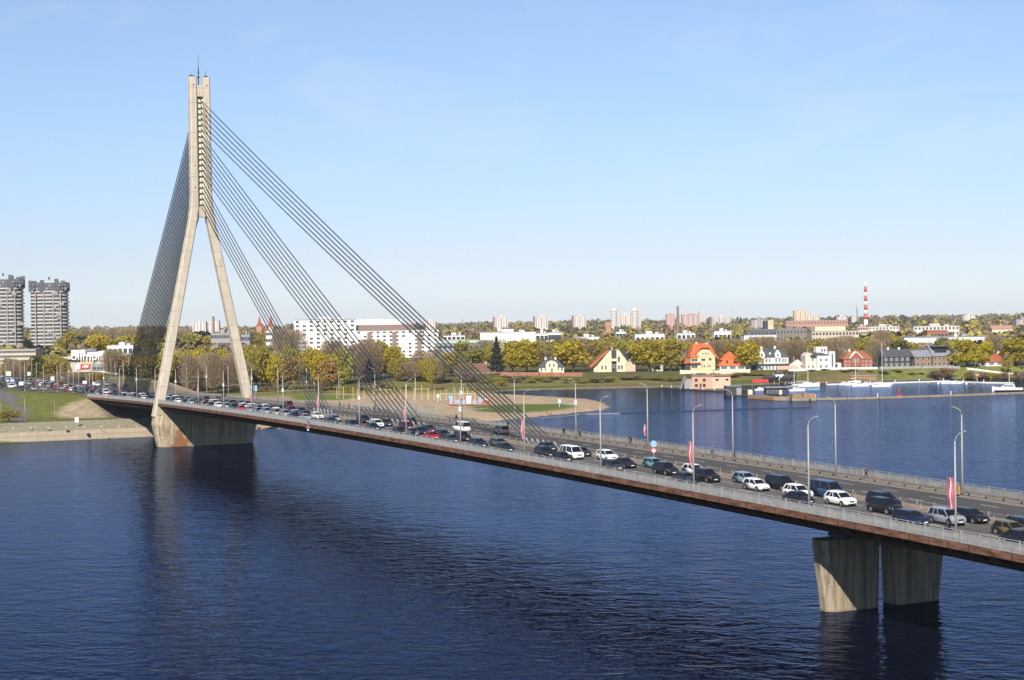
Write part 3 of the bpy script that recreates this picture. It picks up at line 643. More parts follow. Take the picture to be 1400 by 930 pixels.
# ------------------------------------------------------------------ buildings
OCC = []
RZ = YAW-pi/2
def site(u, dep, dy=0., name='building', label='', cat='building', z=None, group=None):
    p = DP(u, 490, dep); x, y = float(p[0]), float(p[1]); o = empty(name, (x, y, hz(x, y) if z is None else z), RZ+dy, label, cat, group); return o
WMC = {}
def win_mesh(w, h, fm, gm):
    k = (round(w, 2), round(h, 2), fm.name, gm.name)
    if k not in WMC:
        mb = MB().box(-w/2, w/2, -.05, .05, 0, h, 1); f = .09
        mb.box(-w/2-f, w/2+f, -.09, .03, -f, 0, 0).box(-w/2-f, w/2+f, -.09, .03, h, h+f, 0).box(-w/2-f, -w/2, -.09, .03, 0, h, 0).box(w/2, w/2+f, -.09, .03, 0, h, 0)
        if w > .8: mb.box(-.03, .03, -.08, -.04, 0, h, 0)
        me = bpy.data.meshes.new('window'); me.from_pydata(mb.v, [], mb.f); me.materials.append(fm); me.materials.append(gm); me.polygons.foreach_set('material_index', mb.m); me.update(); WMC[k] = me
    return WMC[k]
def windows(root, xs, zs, w, h, y=-.06, fm=None, gm=None, rz=0., skip=()):
    me = win_mesh(w, h, fm or M_WHITE, gm or M_WIN)
    for j, z in enumerate(zs):
        for i, x in enumerate(xs):
            if (i, j) in skip: continue
            o = link('window', me, root); o.location = (x, y, z) if rz == 0 else (y, x, z); o.rotation_euler = (0, 0, rz)
def roof_shape(mb, x0, x1, y0, y1, ze, zr, kind, ov=.5):
    x0 -= ov; x1 += ov; y0 -= ov; y1 += ov; ym = (y0+y1)/2; xm = (x0+x1)/2; t = .25
    if kind == 'x':   # ridge along x, slope faces the camera
        mb.prismX([(y0, ze-.12), (y1, ze-.12), (y1, ze+.12), (ym, zr), (y0, ze+.12)], x0, x1)
    elif kind == 'y': mb.prismY([(x0, ze-.12), (x1, ze-.12), (x1, ze+.12), (xm, zr), (x0, ze+.12)], y0, y1)
    elif kind == 'hip':
        q = min((y1-y0)/2, (x1-x0)/2)*.9
        mb.add([(x0, y0, ze-.12), (x1, y0, ze-.12), (x1, y1, ze-.12), (x0, y1, ze-.12), (x0, y0, ze+.1), (x1, y0, ze+.1), (x1, y1, ze+.1), (x0, y1, ze+.1), (x0+q, ym, zr), (x1-q, ym, zr)],
               [(0, 3, 2, 1), (0, 1, 5, 4), (1, 2, 6, 5), (2, 3, 7, 6), (3, 0, 4, 7), (4, 5, 9, 8), (6, 7, 8, 9), (5, 6, 9), (7, 4, 8)])
    elif kind == 'mans':
        i = (x1-x0)*.12; j = (y1-y0)*.2; zm = ze+(zr-ze)*.7
        mb.loft([[(x0, y0, ze-.1), (x1, y0, ze-.1), (x1, y1, ze-.1), (x0, y1, ze-.1)], [(x0, y0, ze+.1), (x1, y0, ze+.1), (x1, y1, ze+.1), (x0, y1, ze+.1)], [(x0+i, y0+j, zm), (x1-i, y0+j, zm), (x1-i, y1-j, zm), (x0+i, y1-j, zm)], [(x0+i*2.4, y0+j*1.9, zr), (x1-i*2.4, y0+j*1.9, zr), (x1-i*2.4, y1-j*1.9, zr), (x0+i*2.4, y1-j*1.9, zr)]])
    else: mb.box(x0, x1, y0, y1, ze, zr)
def wallbox(root, x0, x1, y0, y1, z1, m, name='wall', z0=-1.2): return MB().box(x0, x1, y0, y1, z0, z1).build(name, m, root)
def roof(root, x0, x1, y0, y1, ze, zr, kind, m, ov=.5, name='roof'):
    mb = MB(); roof_shape(mb, x0, x1, y0, y1, ze, zr, kind, ov); return mb.build(name, m, root)
def chimney(root, x, y, z0, z1, m=None, w=.5): return MB().box(x-w, x+w, y-w, y+w, z0, z1).box(x-w-.1, x+w+.1, y-w-.1, y+w+.1, z1-.3, z1-.05).build('chimney', m or M_WHITE, root)
def hfr(u0, u1, dep): return (u1-u0)*dep/FPX

def simple_house(name, label, u0, u1, ve, vr, dep, kind, wm, rm, D=9., dy=0., cols=5, floors=2, ww=1.1, wh=1.5, group=None, cat='house', gm=None, fm=None, ch=1, chm=None, z=None, ov=.5, sw=True):
    u = (u0+u1)/2; r = site(u, dep, dy, name, label, cat, z, group); W = hfr(u0, u1, dep); z0 = r.location.z; ze = ZV(u, ve, dep)-z0; zr = ZV(u, vr, dep)-z0
    wallbox(r, -W/2, W/2, 0, D, ze, wm)
    if kind == 'y': MB().prismY([(-W/2, ze), (W/2, ze), (0, zr-.35)], 0.0, D).build('gable', wm, r); roof_open(r, -W/2, W/2, -.4, D+.4, ze, zr, rm)
    elif kind == 'x':
        MB().prismX([(0, ze), (D, ze), (D/2, zr-.35)], -W/2, W/2).build('gable', wm, r); roof(r, -W/2, W/2, 0, D, ze+.05, zr, 'x', rm, ov)
    elif kind == 'flat': roof(r, -W/2, W/2, 0, D, ze, ze+max(.3, zr-ze), 'flat', rm, .15)
    else: roof(r, -W/2, W/2, 0, D, ze, zr, kind, rm, ov)
    fh = ze/floors
    if cols:
        xs = [(-W/2+W*(i+.5)/cols) for i in range(cols)]; zs = [fh*j+fh*.32 for j in range(floors)]
        windows(r, xs, zs, min(ww, W/cols*.7), min(wh, fh*.6), fm=fm, gm=gm)
        if sw:
            for s in (1,):
                o_ys = [D*(i+.5)/max(2, int(D/3.5)) for i in range(max(2, int(D/3.5)))]
                me = win_mesh(min(ww, 1.2), min(wh, fh*.6), fm or M_WHITE, gm or M_WIN)
                for yy in o_ys:
                    for zz in zs:
                        o = link('window', me, r); o.location = (W/2+.06, yy, zz); o.rotation_euler = (0, 0, pi/2)
    for k in range(ch): chimney(r, -W*.22+k*W*.4, D*.5, zr-1.2, zr+1.0, chm)
    return r, W, ze, zr, D
def roof_open(r, x0, x1, y0, y1, ze, zr, m):
    "two thin slopes, ridge along y"
    xm = (x0+x1)/2; x0 -= .45; x1 += .45; t = .28; k = (zr-ze)/(xm-x0)*.45
    MB().prismY([(x0, ze-k), (xm, zr-.3), (x1, ze-k), (x1, ze-k+t), (xm, zr), (x0, ze-k+t)], y0, y1).build('roof', m, r)

def block(name, label, u0, u1, vt, dep, wm, D=14., rows=4, cols=8, ww=None, band=False, vbot=None, dy=0., cat='building', group=None, rm=None, gm=None, plant=True, fm=None, skipf=.0):
    u = (u0+u1)/2; r = site(u, dep, dy, name, label, cat, None, group); W = hfr(u0, u1, dep); H = ZV(u, vt, dep)-r.location.z
    wallbox(r, -W/2, W/2, 0, D, H, wm, z0=-3)
    MB().box(-W/2-.2, W/2+.2, -.2, D+.2, H, H+.5).build('roof', rm or M_LGREY, r)
    if plant: MB().box(-W*.12, W*.1, D*.3, D*.7, H+.5, H+2.8).box(W*.2, W*.3, D*.3, D*.6, H+.5, H+1.8).build('roof_plant', wm, r)
    fh = H/rows; rg = random.Random(int(u0*7+vt))
    if band:
        for j in range(rows):
            mb = MB(); mb.box(-W/2+.8, W/2-.8, -.08, .02, fh*(j+.35), fh*(j+.78)); mb.box(W/2-.02, W/2+.08, .8, D-.8, fh*(j+.35), fh*(j+.78)); mb.build('window_band', gm or M_WIN, r)
    elif cols:
        xs = [(-W/2+W*(i+.5)/cols) for i in range(cols)]; zs = [fh*j+fh*.35 for j in range(rows)]
        sk = {(i, j) for i in range(cols) for j in range(rows) if rg.random() < skipf}
        windows(r, xs, zs, ww or W/cols*.5, fh*.45, fm=fm, gm=gm, skip=sk)
        n2 = max(1, int(D/(W/cols))); me = win_mesh(ww or W/cols*.5, fh*.45, fm or M_WHITE, gm or M_WIN)
        if cols*rows+n2*rows <= 98:
            for i in range(n2):
                for zz in zs: o = link('window', me, r); o.location = (W/2+.06, D*(i+.5)/n2, zz); o.rotation_euler = (0, 0, pi/2)
    if vbot: OCC.append((u0-3, u1+3, vbot, dep))
    return r, W, H, D

# ------------------------------------------------------------------ island waterfront houses (left to right)
DH = 915
simple_house('cottage', 'long low cream house with a brown roof behind the stay cables', 628, 682, 509, 497, 925, 'x', M_CREAM, M_BRNR, 9, .08, 7, 1, 1.3, 1.5, ch=2, chm=M_BEIGE)
r, W, ze, zr, D = simple_house('manor_house', 'cream manor with a slate hipped roof and a central curved gable', 737, 771, 502, 491, DH, 'hip', mat('pale_lime_render', (.66, .64, .44), .85, .2, var=.08), M_GREYR, 9, .05, 6, 1, .9, 1.9, ch=2)
MB().prismY([(-3.4, 0), (3.4, 0), (3.4, ze+1.6), (2.2, ze+3.0), (0, ze+3.8), (-2.2, ze+3.0), (-3.4, ze+1.6)], -.7, 2).build('gable_front', MC['pale_lime_render'], r); windows(r, [-1.2, 1.2], [ze+.4], .8, 1.4, -.78); MB().box(-.6, .6, -.85, -.65, 0, 2.6).build('door', M_WOOD, r)
r = site(839, DH, .05, 'villa', 'cream villa with steep red roof at left and a dark glass stair notch', 'house'); w = hfr(808, 870, DH)
def zz(v): return ZV(839, v, DH)-r.location.z
def xx(u): return hfr(839, u, DH)
MB().prismY([(xx(817), -1), (xx(836), -1), (xx(836), zz(480)), (xx(833), zz(480)), (xx(817), zz(499))], 0, 10).build('wall', M_CREAM, r)
MB().prismY([(xx(806), zz(501)), (xx(831), zz(479)), (xx(834), zz(479)), (xx(808), zz(502))], -.4, 8).build('roof', mat('salmon_red_tiles', (.42, .13, .08), .8, .2, var=.2), r)
MB().prismY([(xx(807.5), zz(501)), (xx(830.5), zz(480)), (xx(817), zz(500)), (xx(817), 0), (xx(812), 0), (xx(812), zz(500.5))], 2, 7.5).build('side_wall', M_CREAM, r)
wallbox(r, xx(836), xx(843), 1.2, 9, zz(480), M_DGREY, 'stair_tower'); MB().box(xx(835), xx(844), -.3, 1.25, zz(494), zz(490.5)).build('balcony', M_CREAM, r)
MB().prismY([(xx(843), -1), (xx(856), -1), (xx(856), zz(492)), (xx(846), zz(478.5)), (xx(843), zz(478.5))], 0, 9).build('wall', M_CREAM, r)
MB().prismY([(xx(846), zz(478.5)), (xx(866), zz(478.5)), (xx(870), zz(486)), (xx(856), zz(492.2)), (xx(855), zz(491))], 0.3, 9.5).build('roof', M_DGREY, r)
wallbox(r, xx(856), xx(869), 1, 9, zz(488), M_BEIGE, 'wing')
windows(r, [xx(846), xx(850)], [zz(505)], 1.0, 2.2); windows(r, [xx(838), xx(841)], [zz(503)], 1.4, 1.6, 1.1); windows(r, [xx(846)], [zz(495)], 1.2, 3); windows(r, [xx(823), xx(828)], [zz(505)], .9, 2.2)
chimney(r, xx(837.5), 4, zz(482), zz(474), M_LGREY, .7)
simple_house('pavilion', 'small cream gabled pavilion under the big waterfront tree', 891, 906, 500, 497, DH, 'y', M_CREAM, M_CREAM, 5, 0, 1, 1, 3.0, 2.6, ch=0)
# villa with mansard roof
r = site(959, DH, .12, 'villa', 'tall yellow villa with an orange-red mansard roof and two chimneys', 'house')
def zz(v): return ZV(959, v, DH)-r.location.z
def xx(u): return hfr(959, u, DH)
wallbox(r, xx(944), xx(978), 0, 11, zz(488), M_YELL)
MB().prismY([(xx(952), zz(488)), (xx(978), zz(488)), (xx(974.5), zz(480)), (xx(967), zz(478)), (xx(960), zz(478)), (xx(954), zz(482))], -.12, 9).build('gable', M_YELL, r)
MB().hexa([(xx(943), -.6, zz(488.5)), (xx(953.5), -.6, zz(488.5)), (xx(953.5), 11.6, zz(488.5)), (xx(943), 11.6, zz(488.5)), (xx(950), 2.6, zz(470)), (xx(969), 2.6, zz(470)), (xx(969), 8, zz(470)), (xx(950), 8, zz(470))]).build('roof', M_REDR, r)
MB().prismY([(xx(951), zz(484)), (xx(958.5), zz(476)), (xx(968.5), zz(476)), (xx(981), zz(491)), (xx(983), zz(491)), (xx(971), zz(471.5)), (xx(955), zz(471.5)), (xx(949), zz(484))], -.5, 10).build('front_roof', M_REDR, r)
wallbox(r, xx(937), xx(944), 2, 10, zz(495), M_DGREY, 'porch'); MB().hexa([(xx(935), 1, zz(497)), (xx(944), 1, zz(497)), (xx(944), 10, zz(497)), (xx(935), 10, zz(497)), (xx(938), 2.5, zz(489)), (xx(944), 2.5, zz(489)), (xx(944), 8, zz(489)), (xx(938), 8, zz(489))]).build('porch_roof', M_RUSR, r)
MB().box(xx(942), xx(957), -1.5, .05, zz(497), zz(495.6)).build('awning', M_RUSR, r)
windows(r, [xx(947), xx(951)], [zz(494), zz(503)], 1.7, 1.6); windows(r, [xx(961.5)], [zz(493.5)], 2.2, 1.3); windows(r, [xx(971)], [zz(493)], 1.6, 1.3); windows(r, [xx(960), xx(963), xx(968), xx(971)], [zz(502.5)], .7, 1.5, gm=M_WING); windows(r, [xx(961), xx(964.5), xx(968)], [zz(484.5)], .6, .9, -.2)
chimney(r, xx(955), 5, zz(472), zz(468), M_CREAM, .7); chimney(r, xx(969), 5, zz(475), zz(469), M_CREAM, .7)
r, W, ze, zr, D = simple_house('bungalow', 'low house with a huge bright orange-red hipped roof', 984, 1019, 500, 487, DH-2, 'hip', M_WHITE, M_REDR, 10, .05, 3, 1, 3.6, 1.5, ch=0, gm=M_WING)
MB().prismY([(-6.5, ze+3.2), (4.5, ze+3.2), (-1, ze+8.2)], 3.5, 8).build('upper_roof', M_REDR, r); MB().box(-3.4, -2.6, -.1, 3, ze+2.2, ze+3).box(1, 1.8, -.1, 3, ze+2.2, ze+3).build('roof_window', M_DARK, r)
# white victorian house
r = site(1055, DH, .06, 'townhouse', 'large white wooden villa with slate roof and two pointed gables', 'house')
def zz(v): return ZV(1055, v, DH)-r.location.z
def xx(u): return hfr(1055, u, DH)
wallbox(r, xx(1036), xx(1078), 0, 11, zz(488.5), M_WHITE); roof(r, xx(1036), xx(1078), 0, 11, zz(488.5), zz(477.5), 'mans', M_GREYR, .4)
for u in (1041.5, 1063.5):
    MB().prismY([(xx(u-4), zz(490)), (xx(u+4), zz(490)), (xx(u+4), zz(484)), (xx(u), zz(478.5)), (xx(u-4), zz(484))], -.5, 2.5).build('gable', M_WHITE, r)
    windows(r, [xx(u)], [zz(487.5)], .9, 1.5, -.6, gm=M_WING)
MB().box(xx(1052), xx(1054), .5, 1.5, zz(485), zz(482)).build('dormer', M_WHITE, r)
windows(r, [xx(u) for u in (1039, 1043, 1048, 1052, 1061, 1066, 1070.5, 1074)], [zz(495.5)], .95, 2.1, gm=M_WING); windows(r, [xx(u) for u in (1039, 1043, 1048, 1052, 1057, 1062, 1067, 1071, 1075)], [zz(505)], 1.0, 2.2, gm=M_WING)
MB().box(xx(1035), xx(1079), -1.6, 0.02, zz(497.9), zz(497.2)).build('veranda_roof', M_LGREY, r)
wallbox(r, xx(1030), xx(1036), 2, 9, zz(500), M_DGREY, 'side_annex')
chimney(r, xx(1044), 6, zz(479), zz(474), M_WHITE, .5); chimney(r, xx(1062.5), 6, zz(478), zz(473.5), M_WHITE, .5)
simple_house('house', 'plain pale gabled house set back beside the white villa', 1079, 1101, 498, 490, DH+4, 'y', mat('pale_pink_render', (.62, .53, .47), .85, .2, var=.08), M_GREYR, 10, 0, 2, 1, .9, 1.3, ch=0)
r = site(1121, DH-3, .12, 'villa', 'white cubic villa with a roof tower and square windows', 'house')
def zz(v): return ZV(1121, v, DH-3)-r.location.z
def xx(u): return hfr(1121, u, DH-3)
MB().prismY([(xx(1102), -1), (xx(1117), -1), (xx(1117), zz(486)), (xx(1107), zz(482)), (xx(1102), zz(486))], 2, 11).build('wall', MC['pale_pink_render'], r)
wallbox(r, xx(1117), xx(1136), 0, 10, zz(486), M_WHITE); roof(r, xx(1109), xx(1134), 0, 10, zz(486), zz(481.5), 'hip', M_GREYR, .2); wallbox(r, xx(1134), xx(1142), -.6, 6, zz(481), M_WHITE, 'stair_block'); wallbox(r, xx(1119), xx(1134.5), 4, 9, zz(474.5), M_WHITE, 'roof_tower', zz(486))
windows(r, [xx(1122), xx(1130)], [zz(494), zz(503)], 1.3, 1.5, gm=M_WING); windows(r, [xx(1112.5)], [zz(493.5), zz(503)], 1.0, 1.5, 1.94, gm=M_WING); windows(r, [xx(1106)], [zz(503)], .9, 1.5, 1.94, gm=M_WING); windows(r, [xx(1138)], [zz(502)], .9, 7.6, -.66); windows(r, [xx(1127), xx(1131)], [zz(481)], .9, 1.6, 3.94)
wallbox(r, xx(1142), xx(1153), 1.5, 8, zz(497), M_WHITE, 'low_wing'); windows(r, [xx(1145)], [zz(505.5)], 1.6, 3.2, 1.44)
r, W, ze, zr, D = simple_house('house', 'red brick house with red roof and a white-trimmed gable', 1153, 1193, 491, 480, DH-5, 'hip', M_BRICK, M_RUSR, 10, .05, 7, 2, .9, 1.6, ch=1, gm=M_WING)
for x, w_ in ((-1.2, 3.4),):
    MB().prismY([(x-w_, ze-4), (x+w_, ze-4), (x+w_, ze+.4), (x, ze+3.4), (x-w_, ze+.4)], -.5, 3).build('gable_front', M_BRICK, r)
    MB().prismY([(x-w_-.5, ze+.1), (x, ze+3.9), (x+w_+.5, ze+.1), (x+w_+.5, ze+.7), (x, ze+4.5), (x-w_-.5, ze+.7)], -.8, 3).build('gable_roof', M_WHITE, r)
    windows(r, [x-1, x+1], [ze-1.8], 1.1, 1.9, -.56, gm=M_WING)
simple_house('house', 'small dark-roofed house far back between red brick house and trees', 1143, 1160, 480, 473, DH+60, 'y', M_GREY, M_GREYR, 9, 0, 2, 1, 1, 1.2, ch=1)
simple_house('house', 'charcoal boarded house with dark grey roof and pale balcony front', 1207, 1245, 488, 477.5, DH-3, 'x', M_DGREY, M_GREYR, 10, .08, 5, 2, 1.3, 1.5, ch=2, gm=M_WING)
r1 = simple_house('house', 'narrow timber house with plain grey metal roof, left of its taller twin', 1250, 1274, 488, 479, DH, 'x', M_TIMB, M_LGREY, 11, .15, 3, 2, 1.4, 2.0, ch=0)[0]
wallbox(r1, -7, -5.2, 0.2, 11, 5, M_DGREY, 'dark_side')
r2, W, ze, zr, D = simple_house('house', 'wide timber house with grey roof and a dark loft window', 1275, 1300, 487, 473, DH+1, 'x', M_TIMB, M_LGREY, 12, .15, 4, 2, 1.3, 2.0, ch=0)
MB().box(-3.5, 3.5, 1.5, 6, zr-4, zr-1.6).build('loft_window', M_WIN, r2); MB().box(-5, 9, .6, 12, zr-.6, zr-.1).build('roof_edge', M_DGREY, r2)
wallbox(r2, W/2, W/2+4.5, 2, 10, ze, M_DGREY, 'wing')
simple_house('garage', 'low white flat-roofed garage beside the rust-roofed bungalow', 1325, 1340, 498, 494, DH, 'flat', M_GREY, M_WHITE, 7, 0, 1, 1, 3.5, 2.0, ch=0)
simple_house('bungalow', 'low bungalow with rust-red hipped roof and wide white windows', 1339, 1383, 495, 483, DH-2, 'hip', M_WHITE, M_RUSR, 10, .04, 4, 1, 2.6, 1.9, ch=2, gm=M_WING)
simple_house('house', 'white shed-roofed house cut by the right picture edge', 1392, 1420, 496, 490, DH, 'flat', M_GREY, M_WHITE, 8, 0, 3, 1, 1.2, 1.5, ch=0)
simple_house('house', 'pale grey house hidden behind the yellow villa', 926, 941, 486, 478, DH+30, 'y', M_GREY, M_LGREY, 9, 0, 2, 1, 1, 1.4, ch=0)
# garden walls and fences on top of the bank
def fence(name, label, pts, h, m, cat='fence', th=.15, posts=0):
    a = np.array(pts[0]); r = empty(name, (a[0], a[1], 0), 0, label, cat); mb = MB()
    for p, q in zip(pts[:-1], pts[1:]):
        p = np.array(p); q = np.array(q); n = max(1, int(np.linalg.norm(q-p)/6)); t = (q-p)/np.linalg.norm(q-p); nn = np.array([-t[1], t[0]])*th
        for i in range(n):
            s = p+(q-p)*i/n; e = p+(q-p)*(i+1)/n; zs, ze = hz(*s)-.3, hz(*e)-.3; P = [(*(s-nn-a), zs), (*(e-nn-a), ze), (*(e+nn-a), ze), (*(s+nn-a), zs)]
            mb.hexa(P+[(x, y, z+h+.3) for x, y, z in P])
    mb.build('panel', m, r)
    if posts:
        mb = MB()
        for p, q in zip(pts[:-1], pts[1:]):
            p = np.array(p); q = np.array(q); n = max(1, int(np.linalg.norm(q-p)/posts))
            for i in range(n+1): s = p+(q-p)*i/n-a; z = hz(*(s+a)); mb.box(s[0]-.2, s[0]+.2, s[1]-.2, s[1]+.2, z, z+h+.25)
        tag(mb.build('post', m, r), kind='stuff')
    return r
def dp2(u, dep): p = DP(u, 500, dep); return (float(p[0]), float(p[1]))
fence('board_fence', 'red-brown board fence along the bank below the manor', [dp2(684, 885), dp2(737, 885), dp2(796, 885)], 2.1, mat('red_brown_boards', (.30, .14, .09), .85, .2, var=.3, scale=.6), posts=8)
fence('garden_wall', 'cream garden wall in front of the yellow villa and orange roof house', [dp2(930, 896), dp2(975, 896), dp2(1025, 898)], 2.2, M_CREAM, 'wall', posts=9)
fence('garden_wall', 'white garden wall under the cubic villa and brick house', [dp2(1078, 893), dp2(1120, 893), dp2(1200, 893)], 1.2, M_WHITE, 'wall')
fence('picket_fence', 'grey fence along the bank before the charcoal and timber houses', [dp2(1203, 893), dp2(1260, 894), dp2(1312, 895)], 1.3, M_GREY, posts=4)
fence('picket_fence', 'pale low fence before the rust-roofed bungalow', [dp2(1322, 895), dp2(1400, 896)], .9, M_WHITE, posts=5)

# ------------------------------------------------------------------ middle distance
r, W, H, D = block('hotel', 'big white slab block with rows of dark windows behind the park', 403, 487, 437.5, 1400, M_WHITE, 22, 9, 9, 2.6, vbot=478, dy=.12, skipf=.12)
MB().tube([(-8, 6, H), (-8, 6, H+9)], .25, 5).build('mast', M_STEEL, r)
r, W, H, D = block('apartment_block', 'long white block with brown top storey and glazed balconies', 487, 600, 452, 1330, M_WHITE, 20, 7, 13, 2.2, vbot=482, dy=.1, skipf=.1, plant=False)
MB().box(-W*.46, W*.2, -.15, D, H+.5, H+5).build('upper_storey', mat('brown_cladding', (.24, .17, .14), .8, .2, var=.15), r); MB().box(-W*.5, W*.06, 4, D, H+5, H+9.5).build('penthouse', M_WHITE, r)
for i in range(3): MB().box(-W*.36+i*W*.3, -W*.36+i*W*.3+3.5, -.5, 0, 2, H-1).build('balcony_column', MC['brown_cladding'], r)
block('apartment_block', 'white stepped block at the right end of the long brown-topped one', 600, 634, 466, 1300, M_WHITE, 16, 5, 5, 2.2, vbot=492, dy=.1, plant=False)
block('office_building', 'low white office block with flat roof beyond the stay cables', 606, 636, 459, 1500, M_WHITE, 16, 3, 5, 3, vbot=466)
r, W, H, D = block('greenhouse_hall', 'long hall with pale green glass roof edge', 596, 690, 466, 1200, mat('grey_glass_wall', (.25, .27, .29), .4, .4, var=.1), 18, 2, 0, vbot=474, plant=False, rm=M_GREEN)
MB().box(-W/2-.4, W/2+.4, -.6, 1, H-1.8, H+.5).build('eaves_band', M_GREEN, r); windows(r, [-W/2+3+i*4.0 for i in range(12)], [H-5.5], 3, 2)
block('warehouse', 'white flat-roofed factory hall with two dark windows, seen over the spruce', 657, 733, 454.5, 1420, M_WHITE, 30, 2, 0, vbot=465)
block('warehouse', 'small white stepped workshop right of the factory hall', 733, 750, 456, 1380, M_WHITE, 20, 2, 3, 3, vbot=466)
block('office_building', 'white gabled office at the right of the stepped workshop', 749, 768, 455, 1400, M_WHITE, 20, 2, 4, 3, vbot=462)
block('warehouse', 'pale low hall between trees above the lime tree', 786, 820, 461, 1500, M_WHITE, 20, 1, 5, 3, vbot=464)
block('warehouse', 'low white hall with small rooftop hut left of the tall brick chimney', 869, 909, 457, 1600, M_WHITE, 22, 1, 6, 3, vbot=463)
block('warehouse', 'tiny white office with flat roof on the distant tree line', 843, 856, 454, 1650, M_WHITE, 18, 2, 3, 3, vbot=458)
block('warehouse', 'white sheds right of the tall brick chimney', 926, 951, 456, 1550, M_WHITE, 22, 2, 4, 3, vbot=464)
block('warehouse', 'white angled roof building over the yellow villa', 977, 1000, 453, 1600, M_WHITE, 22, 1, 4, 3, vbot=459)
block('warehouse', 'long white flat hall above the big white villa', 1018, 1062, 458.5, 1450, M_WHITE, 26, 1, 0, vbot=465, plant=False)
r, W, H, D = block('office_building', 'dark glass office with overhanging flat roof and concrete tower', 1026, 1062, 451, 1500, mat('dark_glass_facade', (.08, .085, .09), .3, .5, var=.15), 22, 2, 7, 2.6, vbot=459, plant=False)
MB().box(W*.20, W*.42, 4, 14, H, H+9).build('stair_tower', M_BEIGE, r); MB().box(W*.06, W*.2, 3, 12, H, H+8.5).build('glass_tower', M_DGREY, r)
block('office_building', 'brown-grey office wing with a concrete block on its roof', 1062, 1103, 450, 1510, mat('brown_grey_facade', (.20, .165, .14), .8, .2, var=.2), 22, 3, 9, 2.0, vbot=461, dy=.05)
r, W, H, D = block('school', 'long cream building with a row of small windows and setback top', 1110, 1175, 453, 1520, M_BEIGE, 20, 3, 14, 2.0, vbot=465, dy=.06, plant=False); MB().box(-W/2+4, W/2-12, 3, D, H+.5, H+4.5).build('upper_storey', M_CREAM, r)
block('apartment_block', 'peach walk-up block right of the long cream building', 1173, 1187, 447, 1700, mat('peach_render', (.56, .42, .30), .85, .2, var=.08), 18, 4, 4, 2.0, vbot=457)
block('apartment_block', 'flat pale walk-up block under the striped chimney', 1188, 1230, 446.5, 2000, M_SKYW, 18, 3, 9, 2.0, vbot=452)
block('apartment_block', 'long low pale block with red-brick shops below it', 1250, 1312, 446, 1800, M_SKYW, 16, 3, 12, 2.2, vbot=453)
block('shop_row', 'low red-brick and cream row over the white warehouse', 1268, 1296, 452, 1500, M_BRICK, 14, 1, 6, 2.5, vbot=458, plant=False)
simple_house('house', 'pink-roofed cream house on the far right skyline trees', 1357, 1385, 450, 445, 1500, 'x', M_CREAM, mat('faded_pink_roof', (.40, .22, .17), .8, .2, var=.1), 14, 0, 5, 2, 1.6, 1.8, ch=0); OCC.append((1354, 1390, 452, 1500))
r, W, H, D = block('warehouse', 'very long windowless white warehouse behind the waterfront trees', 1237, 1346, 461.5, 1120, M_WHITE, 40, 1, 0, vbot=480, plant=False, dy=-.03)
MB().box(W*.15, W*.19, 6, 10, H, H+2).build('roof_vent', M_WHITE, r); MB().box(W*.26, W*.32, 10, 16, H, H+2.4).build('roof_hut', M_GREY, r)
block('workshop', 'low white workshop above the charcoal house', 1147, 1192, 469, 1200, M_GREY, 18, 1, 7, 2.5, vbot=473, plant=False)
# left bank buildings
r, W, H, D = block('long_house', 'long yellowish four-storey house below the twin towers', -6, 49, 478.5, 1080, M_BEIGE, 18, 4, 20, 1.3, vbot=500, rm=M_GREY, plant=False)
r = site(124, 960, .05, 'shopping_centre', 'beige and white shopping centre with big roof letters and billboards', 'shop'); 
def zz(v): return ZV(124, v, 960)-r.location.z
def xx(u): return hfr(124, u, 960)
wallbox(r, xx(84), xx(160), 0, 40, zz(487.5), M_BEIGE, z0=-3); MB().box(xx(98), xx(108), -.5, 30, zz(488), zz(478.5)).box(xx(109), xx(117), -.5, 30, zz(488), zz(478.8)).box(xx(117), xx(134), 2, 30, zz(488), zz(482)).box(xx(134), xx(145), 2, 30, zz(488), zz(480.5)).build('roof_block', M_WHITE, r)
MB().box(xx(92), xx(109), -.6, .02, zz(494), zz(491)).build('window_band', M_WIN, r); MB().box(xx(84), xx(92), -.6, .02, zz(497), zz(490)).build('red_panel', M_BRICK, r)
for i, (u0, u1, v0, v1, m) in enumerate(((110, 123, 504, 498, M_REDP), (113, 124, 512.5, 507, M_GREEN), (125, 143.5, 506, 498, M_LGREY), (125, 143, 514.5, 508.5, M_WHITE), (104, 110, 505, 498, M_WHITE))):
    o = MB().box(xx(u0), xx(u1), -.8, -.05, zz(v0), zz(v1)).build('billboard', m, r)
MB().box(xx(126), xx(131), -.95, -.8, zz(504.6), zz(502.4)).box(xx(132), xx(136), -.95, -.8, zz(504.6), zz(502.4)).box(xx(137), xx(142.5), -.95, -.8, zz(504.6), zz(502.4)).build('billboard_panel', M_DARK, r)
MB().box(xx(84), xx(160), -.3, .02, zz(520), zz(513)).build('ground_floor_glass', M_WIN, r)
def text(name, body, size, m, parent, loc, ext=.15, rot=(pi/2, 0, 0)):
    c = bpy.data.curves.new(name, 'FONT'); c.body = body; c.size = size; c.extrude = ext; c.align_x = 'CENTER'; c.resolution_u = 3
    o = bpy.data.objects.new(name, c); COL.objects.link(o); me = bpy.data.meshes.new_from_object(o); bpy.data.objects.remove(o)
    me.materials.clear(); me.materials.append(m); o = link(name, me, parent, loc); o.rotation_euler = rot; return o
text('roof_letters', 'olimpia', 7.0, mat('sign_grey_white', (.72, .74, .76), .5, .3, var=.05), r, (xx(121), -1.6, zz(492)), .3)
MB().loft([[(xx(112.5), yy, zz(502.2)), (xx(120.5), yy, zz(502.6)), (xx(121.5), yy, zz(499.6)), (xx(117), yy, zz(499.2)), (xx(113.5), yy, zz(500.6))] for yy in (-.95, -.82)]).build('billboard_mark', M_WHITE, r)
OCC.append((84, 160, 500, 960))
